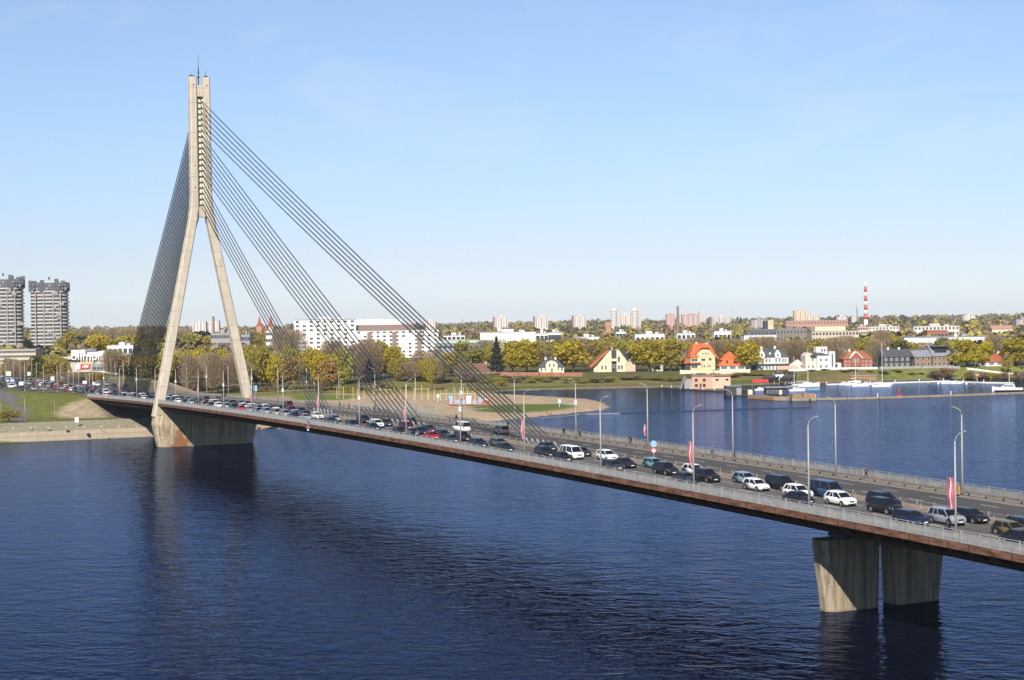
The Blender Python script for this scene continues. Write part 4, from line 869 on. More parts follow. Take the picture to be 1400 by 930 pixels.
block('office_building', 'low white flat-roofed building in the trees right of the mall', 147, 182, 473.5, 1150, M_WHITE, 18, 2, 5, 2.5, vbot=480, rm=M_WHITE)
block('office_building', 'white glass-fronted block seen between the pylon legs', 289, 317, 456, 1250, M_GREY, 18, 4, 8, 2.2, vbot=472, fm=M_WHITE)
block('office_building', 'small white block just right of the far pylon leg', 330, 342, 458, 1300, M_GREY, 16, 3, 4, 2, vbot=463)
block('office_building', 'narrow grey frame tower below the church spires', 364, 373, 453, 1250, M_WHITE, 12, 5, 3, 2, vbot=472)
block('office_building', 'thin white slab tower to the right of the church', 377.5, 381.5, 458, 1250, M_WHITE, 10, 4, 0, vbot=473, plant=False)
block('row_house', 'low ruined pale wall building half hidden behind the park trees', 443, 458, 494, 1000, M_BEIGE, 12, 2, 4, 1.5, plant=False)
block('row_house', 'low pale house in front of the long white block', 476, 492, 500, 1000, M_BEIGE, 12, 1, 4, 1.5, plant=False)
block('pavilion', 'flat white kiosk beside the slip road on the left', 2, 40, 521, 730, M_WHITE, 8, 1, 6, 1.6, plant=False) if False else None

# curved twin residential towers
def res_tower(u0, u1, vt, lab, dep=1500):
    u = (u0+u1)/2; r = site(u, dep, .25, 'residential_tower', lab, 'tower'); W = hfr(u0, u1, dep)*.5; z0 = r.location.z; H = ZV(u, vt, dep)-z0
    def pl(s, n=28): return [(W*s*(abs(cos(2*pi*k/n))**.6)*(1 if cos(2*pi*k/n) >= 0 else -1), 13+13*s*(abs(sin(2*pi*k/n))**.8)*(1 if sin(2*pi*k/n) >= 0 else -1)) for k in range(n)]
    core = mat('tower_dark_glazing', (.05, .045, .042), .45, .4, col2=(.17, .15, .135), scale=.25); crown = mat('tower_charcoal_fins', (.075, .075, .085), .7, .3, col2=(.13, .125, .13), scale=.3)
    Hc = H*.845; MB().prism(pl(.95), -3, Hc).build('core', core, r); n = 19; fh = Hc/n; rg = random.Random(int(u))
    for i in range(n):
        z = fh*(i+1); s = 1.0 if rg.random() < .8 else 1.035; o = MB().prism(pl(s), z-.45, z+.75).build('balcony', mat('tower_balcony_white', (.52, .50, .465), .8, .2, var=.05), r)
        if rg.random() < .6:
            x = rg.uniform(-W*.7, W*.7); MB().box(x, x+rg.uniform(2, 6), -.6, 2, z-fh+.4, z-.7).build('wall_panel', M_GREY, r)
    for a in (-.72, -.3, .18, .55): MB().box(a*W, a*W+1.0, -.5, .6, 0, Hc).build('pier_strip', M_GREY, r)
    MB().prism(pl(1.0), Hc+.8, H*.955).build('crown_wall', crown, r)
    for k in range(11):
        for zf in (.868, .91): MB().box(-W*.8+k*W*.16, -W*.8+k*W*.16+1.6, -.12, .8, H*zf, H*zf+2.2).build('crown_window', M_WING if (k+int(zf*100)) % 3 else M_GREY, r)
    for k, (x, y) in enumerate(pl(.95)):
        if k % 2 == 0: h = H*(.945+.05*rg.random()+.02*(1-(x/W)**2)); MB().box(x-W*.10, x+W*.10, y-1.5, y+1.5, H*.852, h).build('crown_fin', crown, r)
    MB().tube([(0, 12, H), (0, 12, H+2.5)], .8, 6).build('vent', M_DARK, r); OCC.append((u0, u1, 472, dep))
res_tower(-22, 32.5, 377, 'curved dark tower with white balcony bands at the left picture edge')
res_tower(42.5, 94.5, 382, 'curved dark tower with white balcony bands, right one of the pair')
# church with two spires
r = site(363, 1700, 0, 'church', 'red brick church with two pointed spires', 'church'); z0 = r.location.z
def zz(v): return ZV(363, v, 1700)-z0
for u in (355.5, 371):
    x = hfr(363, u, 1700); MB().prism([(x-2.9, -2.9), (x+2.9, -2.9), (x+2.9, 2.9), (x-2.9, 2.9)], -2, zz(446)).build('tower', mat('church_brick', (.42, .23, .15), .85, .2, var=.15), r)
    MB().loft([[(x+q*cos(k*pi/4+pi/8), q*sin(k*pi/4+pi/8), z) for k in range(8)] for q, z in ((3.3, zz(446)), (1.5, zz(440)), (.08, zz(431)))]).build('spire', mat('spire_red', (.36, .07, .05), .7, .2, var=.1), r)
MB().box(-8, 8, 2, 30, -2, zz(458)).build('nave', MC['church_brick'], r); MB().prismY([(-8.5, zz(458)), (8.5, zz(458)), (0, zz(450))], 2, 30).build('nave_roof', M_RUSR, r); OCC.append((350, 376, 463, 1700))
# skyline blocks
M_BAY = mat('distant_window_bay', (.46, .38, .35), .7, .2, var=.05)
def sky_block(u0, u1, v0, dep, lab, m=None, side=None, rows=9, cols=5, **k):
    r, W, H, D = block('tower_block', lab, u0, u1, v0, dep, m or M_SKYW, 16, rows, 0, plant=True, **k)
    for j in range(cols):
        x = -W/2+W*(j+.5)/cols; MB().box(x-W*.055, x+W*.055, -.25, .02, H*.35, H*.97).build('window_bay', M_BAY if j % 2 else M_GREY, r)
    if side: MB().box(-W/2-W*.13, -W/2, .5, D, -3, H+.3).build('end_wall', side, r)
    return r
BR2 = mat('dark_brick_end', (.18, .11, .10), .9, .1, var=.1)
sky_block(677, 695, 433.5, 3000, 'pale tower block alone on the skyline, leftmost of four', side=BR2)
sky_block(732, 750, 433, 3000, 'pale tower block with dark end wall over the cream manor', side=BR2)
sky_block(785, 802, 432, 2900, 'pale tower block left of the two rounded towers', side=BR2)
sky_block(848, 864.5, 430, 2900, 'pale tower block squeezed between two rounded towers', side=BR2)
for u0, u1, l in ((836, 848, 'rounded white tower with cylindrical front, left of the pair'), (864.5, 877, 'rounded white tower with cylindrical front, right of the pair')):
    u = (u0+u1)/2; r = site(u, 2800, 0, 'round_tower', l, 'tower'); W = hfr(u0, u1, 2800)*.5; H = ZV(u, 421.5, 2800)-r.location.z
    MB().lathe([(W*.7, -2), (W*.7, H*.94), (W*.45, H), (.1, H)], 14, (-W*.3, 0)).build('cylinder_front', M_SKYW, r); MB().box(0, W, -2, 12, -2, H*.97).build('slab', mat('tower_grey_panel', (.42, .42, .42), .8, .2, var=.08), r)
    for j in range(9): MB().lathe([(W*.715, H*(.3+.07*j)), (W*.715, H*(.325+.07*j))], 14, (-W*.3, 0)).build('window_band', M_GREY, r)
    OCC.append((u0, u1, 443, 2800))
sky_block(912, 923, 430, 3100, 'plain salmon-pink block left of the tall chimney', M_SKYP)
sky_block(933, 957, 430.5, 3100, 'wide salmon-pink block right of the tall chimney', M_SKYP, cols=7)
sky_block(957, 966, 427, 3150, 'narrow cream block joined to the wide pink one')
sky_block(929, 936, 428, 3200, 'slim cream block behind the tall chimney')
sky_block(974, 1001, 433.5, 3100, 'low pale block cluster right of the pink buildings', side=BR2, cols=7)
sky_block(1087, 1103, 425.5, 2900, 'yellow high block, tallest on the right skyline', mat('distant_yellow_wall', (.66, .52, .26), .85, .1, var=.08))
sky_block(1103, 1122, 431.5, 2950, 'pale yellow lower block beside the tall yellow one', mat('distant_cream_wall', (.62, .54, .38), .85, .1, var=.08))
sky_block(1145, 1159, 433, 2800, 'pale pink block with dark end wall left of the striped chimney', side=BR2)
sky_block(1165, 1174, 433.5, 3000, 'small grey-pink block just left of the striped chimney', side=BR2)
r = block('tenement_row', 'long brick-red low building on the skyline left of the striped chimney', 1075, 1160, 438.5, 2300, mat('distant_brick_red', (.42, .23, .17), .85, .1, var=.1), 20, 3, 20, 1.8, vbot=446, plant=False)
sky_block(1028, 1050, 437.5, 2500, 'low grey roofs cluster on the skyline above the glass office', M_GREY)
sky_block(264, 282, 440.5, 3000, 'pale tower block between the pylon legs, left part', cols=4); sky_block(283, 300, 439, 3200, 'pale tower block between the pylon legs, right part', cols=4)
sky_block(583, 596, 439.5, 2600, 'pale small block over the right end of the long white one', cols=3)
sky_block(1318, 1334, 431, 3200, 'pale low block on the far right skyline', cols=4); sky_block(1390, 1412, 437, 2000, 'grey flat block at the far right skyline edge', M_GREY, cols=5)
def chimney_stack(u, vt, dep, r0, r1, lab, bands=None, m=None, name='chimney_stack'):
    r = site(u, dep, 0, name, lab, 'chimney'); H = ZV(u, vt, dep)-r.location.z
    if bands:
        zb = [ZV(u, v, dep)-r.location.z for v in bands]
        zb = [-2]+zb[::-1]+[H]
        for i in range(len(zb)-1):
            f0, f1 = max(0, zb[i])/H, zb[i+1]/H; MB().lathe([(r0+(r1-r0)*f0, zb[i]), (r0+(r1-r0)*f1, zb[i+1])], 14).build('red_band' if i % 2 else 'white_band', M_REDC if i % 2 else M_WHITE, r, True)
    else: MB().lathe([(r0, -2), (r1, H), (r1*1.15, H), (r1*1.15, H+1.5)], 12).build('shaft', m, r)
    return r
M_REDC = mat('chimney_red_paint', (.55, .075, .09), .7, .2, var=.06)
chimney_stack(1184.5, 386, 2500, 3.5, 2.0, 'very tall red and white striped chimney', [393.5, 399.5, 406, 412, 418, 424, 430, 437])
MB().tube([(0, 0, 0), (0, 0, ZV(1184, 386, 2500)+2.5)], .35, 5)
chimney_stack(927.5, 420.5, 1900, 2.2, 1.3, 'tall thin grey-brown brick chimney', m=mat('soot_brick', (.22, .17, .14), .9, .1, var=.2))
chimney_stack(292.5, 434, 2600, 2.4, 1.8, 'squat brick chimney seen between the pylon legs', m=MC['soot_brick'])
r = site(832, 2000, 0, 'water_tower', 'square brick water tower left of the rounded towers', 'tower'); H = ZV(832, 440, 2000)-r.location.z
MB().box(-3.2, 3.2, -3.2, 3.2, -2, H*.75).box(-3.7, 3.7, -3.7, 3.7, H*.75, H).build('shaft', mat('orange_brick', (.40, .23, .15), .9, .1, var=.15), r); MB().loft([[(q*a, q*b, z) for a, b in ((-1, -1), (1, -1), (1, 1), (-1, 1))] for q, z in ((4, H), (.6, H+2))]).build('roof', M_GREYR, r); OCC.append((827, 837, 452, 2000))
for u, v, dep, l in ((1172.5, 418.5, 2400, 'thin lattice mast left of the striped chimney'), (633.5, 437, 2600, 'thin mast on the skyline behind the stay cables'), (1361, 425, 3000, 'faint thin mast near the right skyline edge')):
    r = site(u, dep, 0, 'radio_mast', l, 'mast'); H = ZV(u, v, dep)-r.location.z; MB().tube([(0, 0, 0), (0, 0, H)], [.9, .35], 4).box(-1.6, 1.6, -.3, .3, H*.82, H*.83).build('mast', M_DARK, r)
OCC.append((1180, 1189, 437.5, 2500)); OCC.append((925, 930, 457, 1900))
# ------------------------------------------------------------------ planting
rg = random.Random(11)
def row(n, u0, u1, d0, d1, v0, v1, w0, w1, kinds, where, even=True):
    for i in range(n):
        u = u0+(u1-u0)*(i+.5+rg.uniform(-.35, .35))/n if even else rg.uniform(u0, u1)
        tree(u, rg.uniform(v0, v1), rg.uniform(w0, w1), rg.choice(kinds), rg.uniform(d0, d1), where)
# park behind the bridge
row(9, 196, 262, 800, 850, 482, 492, 20, 30, ['lime', 'lime', 'olive'], 'behind the near pylon leg')
row(13, 250, 345, 830, 880, 474, 482, 22, 30, ['lime', 'lime', 'lime', 'olive'], 'in the back row between the pylon legs')
row(14, 245, 335, 770, 815, 483, 496, 20, 30, ['bare', 'bare', 'bare', 'orange'], 'in the front row between the pylon legs')
row(12, 336, 400, 800, 860, 468, 484, 20, 30, ['olive', 'bare', 'lime', 'olive'], 'right of the far pylon leg')
row(12, 392, 470, 790, 850, 470, 492, 22, 32, ['olive', 'lime', 'lime', 'orange'], 'in front of the big white slab block')
row(9, 438, 520, 860, 900, 462, 480, 24, 36, ['bare', 'bare', 'olive'], 'before the gap between the white blocks')
tree(503, 465, 30, 'bare', 880, 'before the long white block'); tree(520, 463, 30, 'olive', 900, 'before the long white block'); tree(538, 470, 26, 'lime', 890, 'before the long white block'); tree(505, 492, 22, 'conifer', 840, 'before the long white block')
row(13, 530, 640, 840, 900, 478, 500, 20, 32, ['olive', 'bare', 'lime', 'bare', 'olive'], 'beyond the sports ground')
tree(591, 488, 14, 'olive', 790, 'beside the sports ground'); tree(650, 476, 44, 'olive', 935, 'behind the low cream house'); tree(622, 486, 30, 'bare', 940, 'behind the low cream house'); tree(668, 472, 30, 'olive', 950, 'behind the low cream house')
tree(679, 463, 19, 'conifer', 900, 'at the corner of the red-brown fence', 'dark tall spruce at the left end of the red-brown fence')
tree(700, 466, 42, 'limew', 930, 'beside the spruce'); tree(720, 465, 44, 'limew', 935, 'beside the spruce')
# island: single trees of the waterfront
for a in ((748, 474, 30, 'olive', 945), (765, 462, 40, 'olive', 950), (752, 480, 26, 'bare', 940), (784, 462, 52, 'limew', 925), (800, 470, 26, 'bare', 960), (816, 465, 30, 'olive', 960), (833, 466, 24, 'olive', 970), (850, 462, 30, 'olive', 975),
          (872, 466, 30, 'olive', 940), (887, 462, 50, 'limew', 912), (917, 458, 36, 'olive', 918), (925, 470, 24, 'bare', 930), (908, 462, 24, 'lime', 935), (1001, 470, 28, 'olive', 950), (1012, 465, 26, 'olive', 955), (1026, 464, 36, 'limew', 912),
          (1040, 472, 22, 'lime', 940), (1052, 461, 24, 'bare', 1000), (1088, 466, 32, 'bare', 950), (1075, 468, 28, 'bare', 955), (1100, 464, 30, 'olive', 960), (1118, 462, 32, 'olive', 985), (1143, 462, 34, 'bare', 960), (1158, 460, 30, 'bare', 985), (1180, 463, 26, 'olive', 960),
          (1198, 465, 26, 'bare', 930), (1207, 452, 26, 'bare', 1010), (1222, 456, 24, 'lime', 1050), (1232, 463, 32, 'green', 960), (1262, 474, 22, 'bare', 960), (1246, 466, 22, 'olive', 975), (1303, 464, 24, 'bare', 950), (1321, 462, 42, 'limew', 905), (1349, 465, 20, 'lime', 915),
          (1362, 460, 34, 'bare', 950), (1388, 462, 46, 'limew', 910), (1410, 460, 40, 'olive', 930), (942, 466, 26, 'olive', 975), (980, 466, 26, 'bare', 970), (1377, 480, 14, 'orange', 893), (1330, 475, 22, 'bare', 940)):
    tree(*a, 'on the island waterfront')
row(26, 735, 1410, 985, 1060, 461, 469, 26, 38, ['olive', 'bare', 'bare', 'olive', 'dark'], 'behind the waterfront houses')
row(20, 600, 1400, 1080, 1180, 460, 466, 26, 36, ['olive', 'bare', 'olive', 'green'], 'in the second row behind the waterfront')
# shrubs on the bank
row(26, 640, 935, 848, 872, 511, 519, 14, 26, ['shrub', 'gshrub', 'gshrub', 'shrub'], 'on the bank below the fence')
row(12, 935, 1085, 868, 882, 508, 514, 12, 24, ['shrub', 'gshrub'], 'on the bank behind the boathouse')
row(9, 1105, 1270, 872, 882, 508, 515, 9, 16, ['shrub', 'gshrub'], 'on the lawn bank behind the yachts')
row(5, 1274, 1302, 872, 882, 500, 507, 14, 20, ['shrub'], 'on the bank below the timber houses')
row(9, 1315, 1405, 872, 884, 503, 509, 10, 18, ['shrub', 'gshrub'], 'on the bank below the rust-roofed bungalow')
row(14, 345, 560, 765, 800, 522, 528, 12, 22, ['shrub', 'shrub', 'gshrub'], 'in the hedge beside the bridge approach')
row(12, 560, 690, 835, 865, 515, 524, 16, 26, ['shrub', 'gshrub'], 'in the scrub beyond the sports ground')
p = G(16, 589, 5.0); tree_at(float(p[0])-46, float(p[1])+6, 9, 5.2, 'gshrub', 'on the quay lawn', 'round olive-green bush on the quay lawn at left')
# left side
row(6, 50, 84, 770, 800, 478, 494, 18, 26, ['olive', 'olive', 'green'], 'in front of the yellowish long house')
row(9, 4, 60, 790, 880, 488, 500, 16, 24, ['bare', 'bare', 'orange'], 'along the left approach road')
row(9, 146, 200, 830, 930, 476, 492, 18, 28, ['olive', 'orange', 'bare'], 'right of the shopping centre')
row(6, 60, 150, 700, 760, 505, 512, 12, 18, ['bare', 'orange'], 'beside the approach traffic')
row(10, 88, 240, 1180, 1300, 455, 462, 26, 40, ['olive', 'lime', 'olive', 'dark'], 'on the wooded rise beyond the mall')
row(10, 90, 245, 1340, 1420, 449, 454, 34, 46, ['bare', 'olive', 'bare'], 'on top of the wooded rise'); row(2, 36, 40, 1200, 1220, 462, 466, 12, 14, ['dark'], 'between the twin towers'); row(2, 96, 102, 1200, 1220, 458, 463, 14, 18, ['dark'], 'right of the twin towers')
row(12, 240, 405, 1300, 1400, 450, 456, 30, 42, ['bare', 'bare', 'olive', 'dark'], 'in the distant wood behind the pylon')
row(5, 380, 402, 1180, 1240, 452, 458, 20, 26, ['bare'], 'left of the big white slab block')
label_trees()
def woodland():
    r = np.random.default_rng(5); N = 8200; P = []; T = []; B = []; C = []
    pal = np.array([(.17, .13, .055), (.21, .155, .09), (.26, .22, .05), (.19, .155, .06), (.06, .065, .035), (.20, .15, .09), (.29, .245, .05)])
    for i in range(N):
        u = r.uniform(-520, 1920); dep = 1/r.uniform(1/6500, 1/1120); p = DP(u, 480, dep); x, y = p[0], p[1]
        if sdist([(x, y)], SHORE)[0] < 30: continue
        z = hz(x, y); h = r.uniform(9, 17) if u > 260 else r.uniform(12, 22)
        wd = r.uniform(7, 12)*(1+dep/5000); vt = HOR(u)-(z+h-CH)*FPX/dep; wp = wd*FPX/dep/2
        if dep > 3500: h += r.uniform(0, 4)
        bad = False
        for (a, b, vb, d) in OCC:
            if dep < d+30 and a-wp < u < b+wp and vt < vb: bad = True; break
        if bad: continue
        n = 44 if dep < 2200 else 26; c = pal[min(len(pal)-1, int(r.random()**1.1*len(pal)))]*(.8+.4*r.random())
        d = r.normal(size=(n, 3)); d /= np.linalg.norm(d, axis=1)[:, None]; q = np.array([x, y, z+h*.6])+d*np.array([wd*.5, wd*.5, h*.42])*(.6+.4*r.random(n))[:, None]
        nn = d+r.normal(size=(n, 3))*.5; nn /= np.linalg.norm(nn, axis=1)[:, None]; t = np.cross(nn, r.normal(size=(n, 3))); t /= np.linalg.norm(t, axis=1)[:, None]; b = np.cross(nn, t); s = wd*.17*(.6+.7*r.random(n))[:, None]
        P.append(q); T.append(t*s); B.append(b*s); C.append(np.repeat(np.tile(c, (n, 1))*(.75+.5*r.random(n))[:, None], 4, 0))
    P, T, B, C = map(np.concatenate, (P, T, B, C))
    m = bpy.data.materials.new('woodland_crowns'); m.use_nodes = True; t = m.node_tree; b = t.nodes['Principled BSDF']; b.inputs['Roughness'].default_value = .9; b.inputs['Specular IOR Level'].default_value = .1
    at = t.nodes.new('ShaderNodeAttribute'); at.attribute_name = 'tint'; t.links.new(at.outputs['Color'], b.inputs['Base Color'])
    me = quads_mesh('distant_woodland', P, T, B, m); ca = me.color_attributes.new('tint', 'FLOAT_COLOR', 'POINT'); ca.data.foreach_set('color', np.column_stack([C, np.ones(len(C))]).ravel())
    tag(link('distant_woodland', me), 'far wood and garden trees merging toward the horizon', 'woodland', kind='stuff')
woodland()

# ------------------------------------------------------------------ vehicles
PAINT = {'white': (.74, .74, .72), 'silver': (.36, .38, .41), 'grey': (.14, .145, .155), 'dark grey': (.05, .053, .06), 'black': (.012, .012, .015), 'dark blue': (.016, .024, .06), 'blue': (.05, .09, .19),
         'red': (.34, .015, .02), 'dark red': (.09, .012, .018), 'gold': (.20, .15, .045), 'pale blue': (.33, .42, .49), 'turquoise': (.20, .44, .44), 'dark green': (.02, .04, .035), 'beige': (.42, .36, .27)}
for k, c in PAINT.items():
    MC['paint '+k] = mat('car_paint_'+k.replace(' ', '_'), c, .35, .5, metal=.0 if k in ('white', 'red', 'black') else .35, var=.03, coat=.22)
M_GLASS = mat('car_glass', (.010, .011, .013), .12, .4, var=.05); M_TYRE = mat('tyre_rubber', (.018, .018, .018), .9, .2); M_RIM = mat('alloy_rim', (.34, .35, .36), .35, .6, metal=.6)
M_LAMP = mat('headlamp_glass', (.70, .72, .74), .1, .7, var=.05); M_TAIL = mat('tail_lamp_red', (.30, .01, .01), .2, .5); M_BLACKP = mat('black_plastic', (.02, .02, .022), .7, .3); M_PLATE = mat('number_plate', (.75, .75, .73), .5, .3)
# length, half width, roof z, belt z, nose z, roof line (x of rear base, rear top, front top, front base), wheel x
SPEC = {'hatchback': (4.2, .88, 1.48, .92, .74, (-2.02, -1.62, .18, 1.08), (-1.28, 1.30)), 'sedan': (4.7, .90, 1.44, .92, .72, (-1.75, -.98, .28, 1.12), (-1.40, 1.42)), 'wagon': (4.75, .90, 1.48, .92, .74, (-2.28, -1.95, .30, 1.18), (-1.42, 1.42)),
        'SUV': (4.65, .94, 1.72, 1.05, .95, (-2.22, -1.92, .32, 1.18), (-1.38, 1.40)), 'crossover': (4.45, .92, 1.62, 1.0, .88, (-2.1, -1.62, .25, 1.15), (-1.32, 1.34)), 'minivan': (4.85, .95, 1.78, 1.02, .86, (-2.36, -2.15, .75, 1.75), (-1.5, 1.55)),
        'van': (5.2, .98, 2.05, 1.15, 1.0, (-2.56, -2.48, 1.05, 1.85), (-1.65, 1.65))}
CARS = {}
def car_proto(kind):
    L, hw, zr, zb, zn, (rb, rt, ft, fb), wx = SPEC[kind]; h = L/2; r = empty('car')
    def ring(x, w, z0, z1):
        return [(x, -w*.86, z0), (x, -w*.98, z0+.14), (x, -w, (z0+z1)/2+.05), (x, -w*.97, z1-.10), (x, -w*.88, z1-.01), (x, -w*.4, z1+.03), (x, w*.4, z1+.03), (x, w*.88, z1-.01), (x, w*.97, z1-.10), (x, w, (z0+z1)/2+.05), (x, w*.98, z0+.14), (x, w*.86, z0)][::-1]
    rear = zb-.02 if rb < -h+.35 else zb-.06
    st = [(-h, hw*.84, .34, rear-.22), (-h+.08, hw*.93, .24, rear-.06), (-h+.4, hw*.99, .20, rear), (rb+.3, hw, .20, zb), (0, hw, .19, zb), (fb-.05, hw, .20, zb-.02), (fb+(h-fb)*.5, hw*.98, .20, (zb+zn)/2+.05), (h-.28, hw*.93, .20, zn+.02), (h-.06, hw*.84, .24, zn-.12), (h, hw*.74, .32, zn-.26)]
    body = MB().loft([ring(*s) for s in st]).build('body', MC['paint white'], r, True)
    g0, g1 = hw*.90, hw*.70; zq = zr-.07
    gl = MB().hexa([(rb, -g0, zb-.05), (fb, -g0, zb-.05), (fb, g0, zb-.05), (rb, g0, zb-.05), (rt, -g1, zq), (ft, -g1, zq), (ft, g1, zq), (rt, g1, zq)]).build('windows', M_GLASS, r)
    mb = MB(); mb.loft([[(rt-.10, -g1*.90, zq-.03), (rt-.10, g1*.90, zq-.03), (rt-.10, g1*.8, zr-.03), (rt-.10, -g1*.8, zr-.03)], [(rt+.2, -g1*1.06, zq-.05), (rt+.2, g1*1.06, zq-.05), (rt+.2, g1*.86, zr), (rt+.2, -g1*.86, zr)], [(ft-.3, -g1*1.06, zq-.05), (ft-.3, g1*1.06, zq-.05), (ft-.3, g1*.86, zr), (ft-.3, -g1*.86, zr)], [(ft+.10, -g1*1.0, zq-.05), (ft+.10, g1*1.0, zq-.05), (ft+.06, g1*.8, zr-.06), (ft+.06, -g1*.8, zr-.06)]])
    for s in (-1, 1):   # pillars, slightly proud of the glass
        def pil(xb, xt, wd): mb.hexa([(xb-wd/2, s*(g0-.04), zb-.04), (xb+wd/2, s*(g0-.04), zb-.04), (xb+wd/2, s*(g0+.02), zb-.04), (xb-wd/2, s*(g0+.02), zb-.04), (xt-wd/2, s*(g1-.03), zq), (xt+wd/2, s*(g1-.03), zq), (xt+wd/2, s*(g1+.025), zq), (xt-wd/2, s*(g1+.025), zq)])
        pil(fb-.05, ft-.02, .10); pil((fb+rb)/2+.12, (ft+rt)/2+.1, .09); pil(rb+.1, rt+.06, .20 if kind != 'van' else .1)
        if kind in ('wagon', 'SUV', 'minivan', 'van', 'crossover'): pil(rb+.95, rt+.80, .09)
    mb.build('roof', MC['paint white'], r)
    w0 = None
    for x in wx:
        for s in (-1, 1):
            R = .36 if kind in ('SUV', 'van') else .325
            if w0 is None:
                mb = MB(); n = 14
                mb.loft([[(q*cos(2*pi*k/n), y, q*sin(2*pi*k/n)) for k in range(n)] for q, y in ((R*.8, -.11), (R, -.09), (R, .09), (R*.8, .11))], 0)
                mb.loft([[(q*cos(2*pi*k/n), y, q*sin(2*pi*k/n)) for k in range(n)] for q, y in ((R*.62, -.125), (R*.62, .125))], 1)
                o = mb.build('wheel', [M_TYRE, M_RIM], r); w0 = o
            else: o = link('wheel', w0.data, r)
            o.location = (x, s*(hw-.09), R-.01)
            a = link('wheel_arch', arch_mesh(R), r); a.location = (x, s*(hw-.055), R)
    for s in (-1, 1):
        MB().hexa([(h-.42, s*hw*.62, zn-.20), (h-.03, s*hw*.48, zn-.24), (h-.10, s*hw*.80, zn-.24), (h-.42, s*hw*.95, zn-.2), (h-.46, s*hw*.62, zn+.0), (h-.14, s*hw*.48, zn-.07), (h-.20, s*hw*.80, zn-.07), (h-.46, s*hw*.94, zn-.03)]).build('headlight', M_LAMP, r)
        MB().box(-h-.015, -h+.12, s*hw*.74-.12, s*hw*.74+.12, rear-.38, rear-.14).build('tail_light', M_TAIL, r)
        MB().box(fb-.32, fb-.14, s*(hw+.02)-.09, s*(hw+.02)+.09, zb-.02, zb+.13).build('mirror', M_BLACKP, r)
    MB().box(h-.10, h+.012, -hw*.38, hw*.38, zn-.36, zn-.18).box(h-.14, h+.0, -hw*.6, hw*.6, .26, .38).build('grille', M_BLACKP, r)
    MB().box(h-.02, h+.03, -.26, .26, .40, .50).build('number_plate', M_PLATE, r)
    return r
_AR = {}
def arch_mesh(R):
    if R not in _AR:
        n = 16; mb = MB().loft([[(q*cos(2*pi*k/n), y, q*sin(2*pi*k/n)) for k in range(n)] for q, y in ((R*1.16, -.062), (R*1.16, .062))]); me = bpy.data.meshes.new('wheel_arch'); me.from_pydata(mb.v, [], mb.f); me.materials.append(M_BLACKP); me.update(); _AR[R] = me
    return _AR[R]
for k in SPEC: CARS[k] = car_proto(k)
USED = set()
def paint(o, m):
    for c in o.children:
        if c.name.split('.')[0] in ('body', 'roof'): c.material_slots[0].link = 'OBJECT'; c.material_slots[0].material = m
def put_car(kind, col, x, y, z, rz, label, group=None, pitch=0.):
    r = CARS[kind]
    if kind in USED: r = copy_tree(r)
    USED.add(kind); r.name = {'SUV': 'suv', 'van': 'van', 'minivan': 'minivan', 'wagon': 'estate_car'}.get(kind, kind)+'_car' if kind not in ('van', 'minivan', 'wagon') else {'van': 'van', 'minivan': 'minivan', 'wagon': 'estate_car'}[kind]
    r.location = (x, y, z); r.rotation_euler = (0, pitch, rz); paint(r, MC['paint '+col]); tag(r, label, 'van' if kind == 'van' else 'car', group); return r
LN = {-9.7: 'near lane', -6.35: 'middle lane', -3.05: 'median lane'}
ORD = ['first', 'second', 'third', 'fourth', 'fifth', 'sixth', 'seventh', 'eighth', 'ninth', 'tenth', 'eleventh', 'twelfth', 'thirteenth', 'fourteenth', 'fifteenth', 'sixteenth', 'seventeenth', 'eighteenth', 'nineteenth', 'twentieth']
NLX = [339.4-24.75*k for k in range(19)]     # near-side street lamps
def where(x, lane):
    k = int(round((339.4-x)/24.75)); k = max(0, min(18, k)); d = x-NLX[k]
    rel = 'beside' if abs(d) < 4 else ('ahead of' if d > 0 else 'behind')
    return f'in the {lane} {rel} the {ORD[k]} near lamp from the right'
LAB = {}
def uniq(l):
    LAB[l] = LAB.get(l, 0)+1
    return l if LAB[l] == 1 else l+f', {["", "", "second", "third", "fourth", "fifth"][min(5, LAB[l])]} one'
def lane_car(u, v, kind, col, y, away=False, extra=None):
    # the spot on the deck that the photo shows at pixel (u, v), kept on its lane
    x = Xat(u, y); z = zd(x)+.03; p = atan2(zd(x+1)-zd(x-1), 2)
    lab = extra or uniq(f'{col} {kind} {where(x, LN.get(y, "far carriageway"))}')
    return put_car(kind, col, x, y, z, pi if away else 0, lab, 'cars queueing across the bridge', p if away else -p)
NEAR, MID, MED = -9.7, -6.35, -3.05
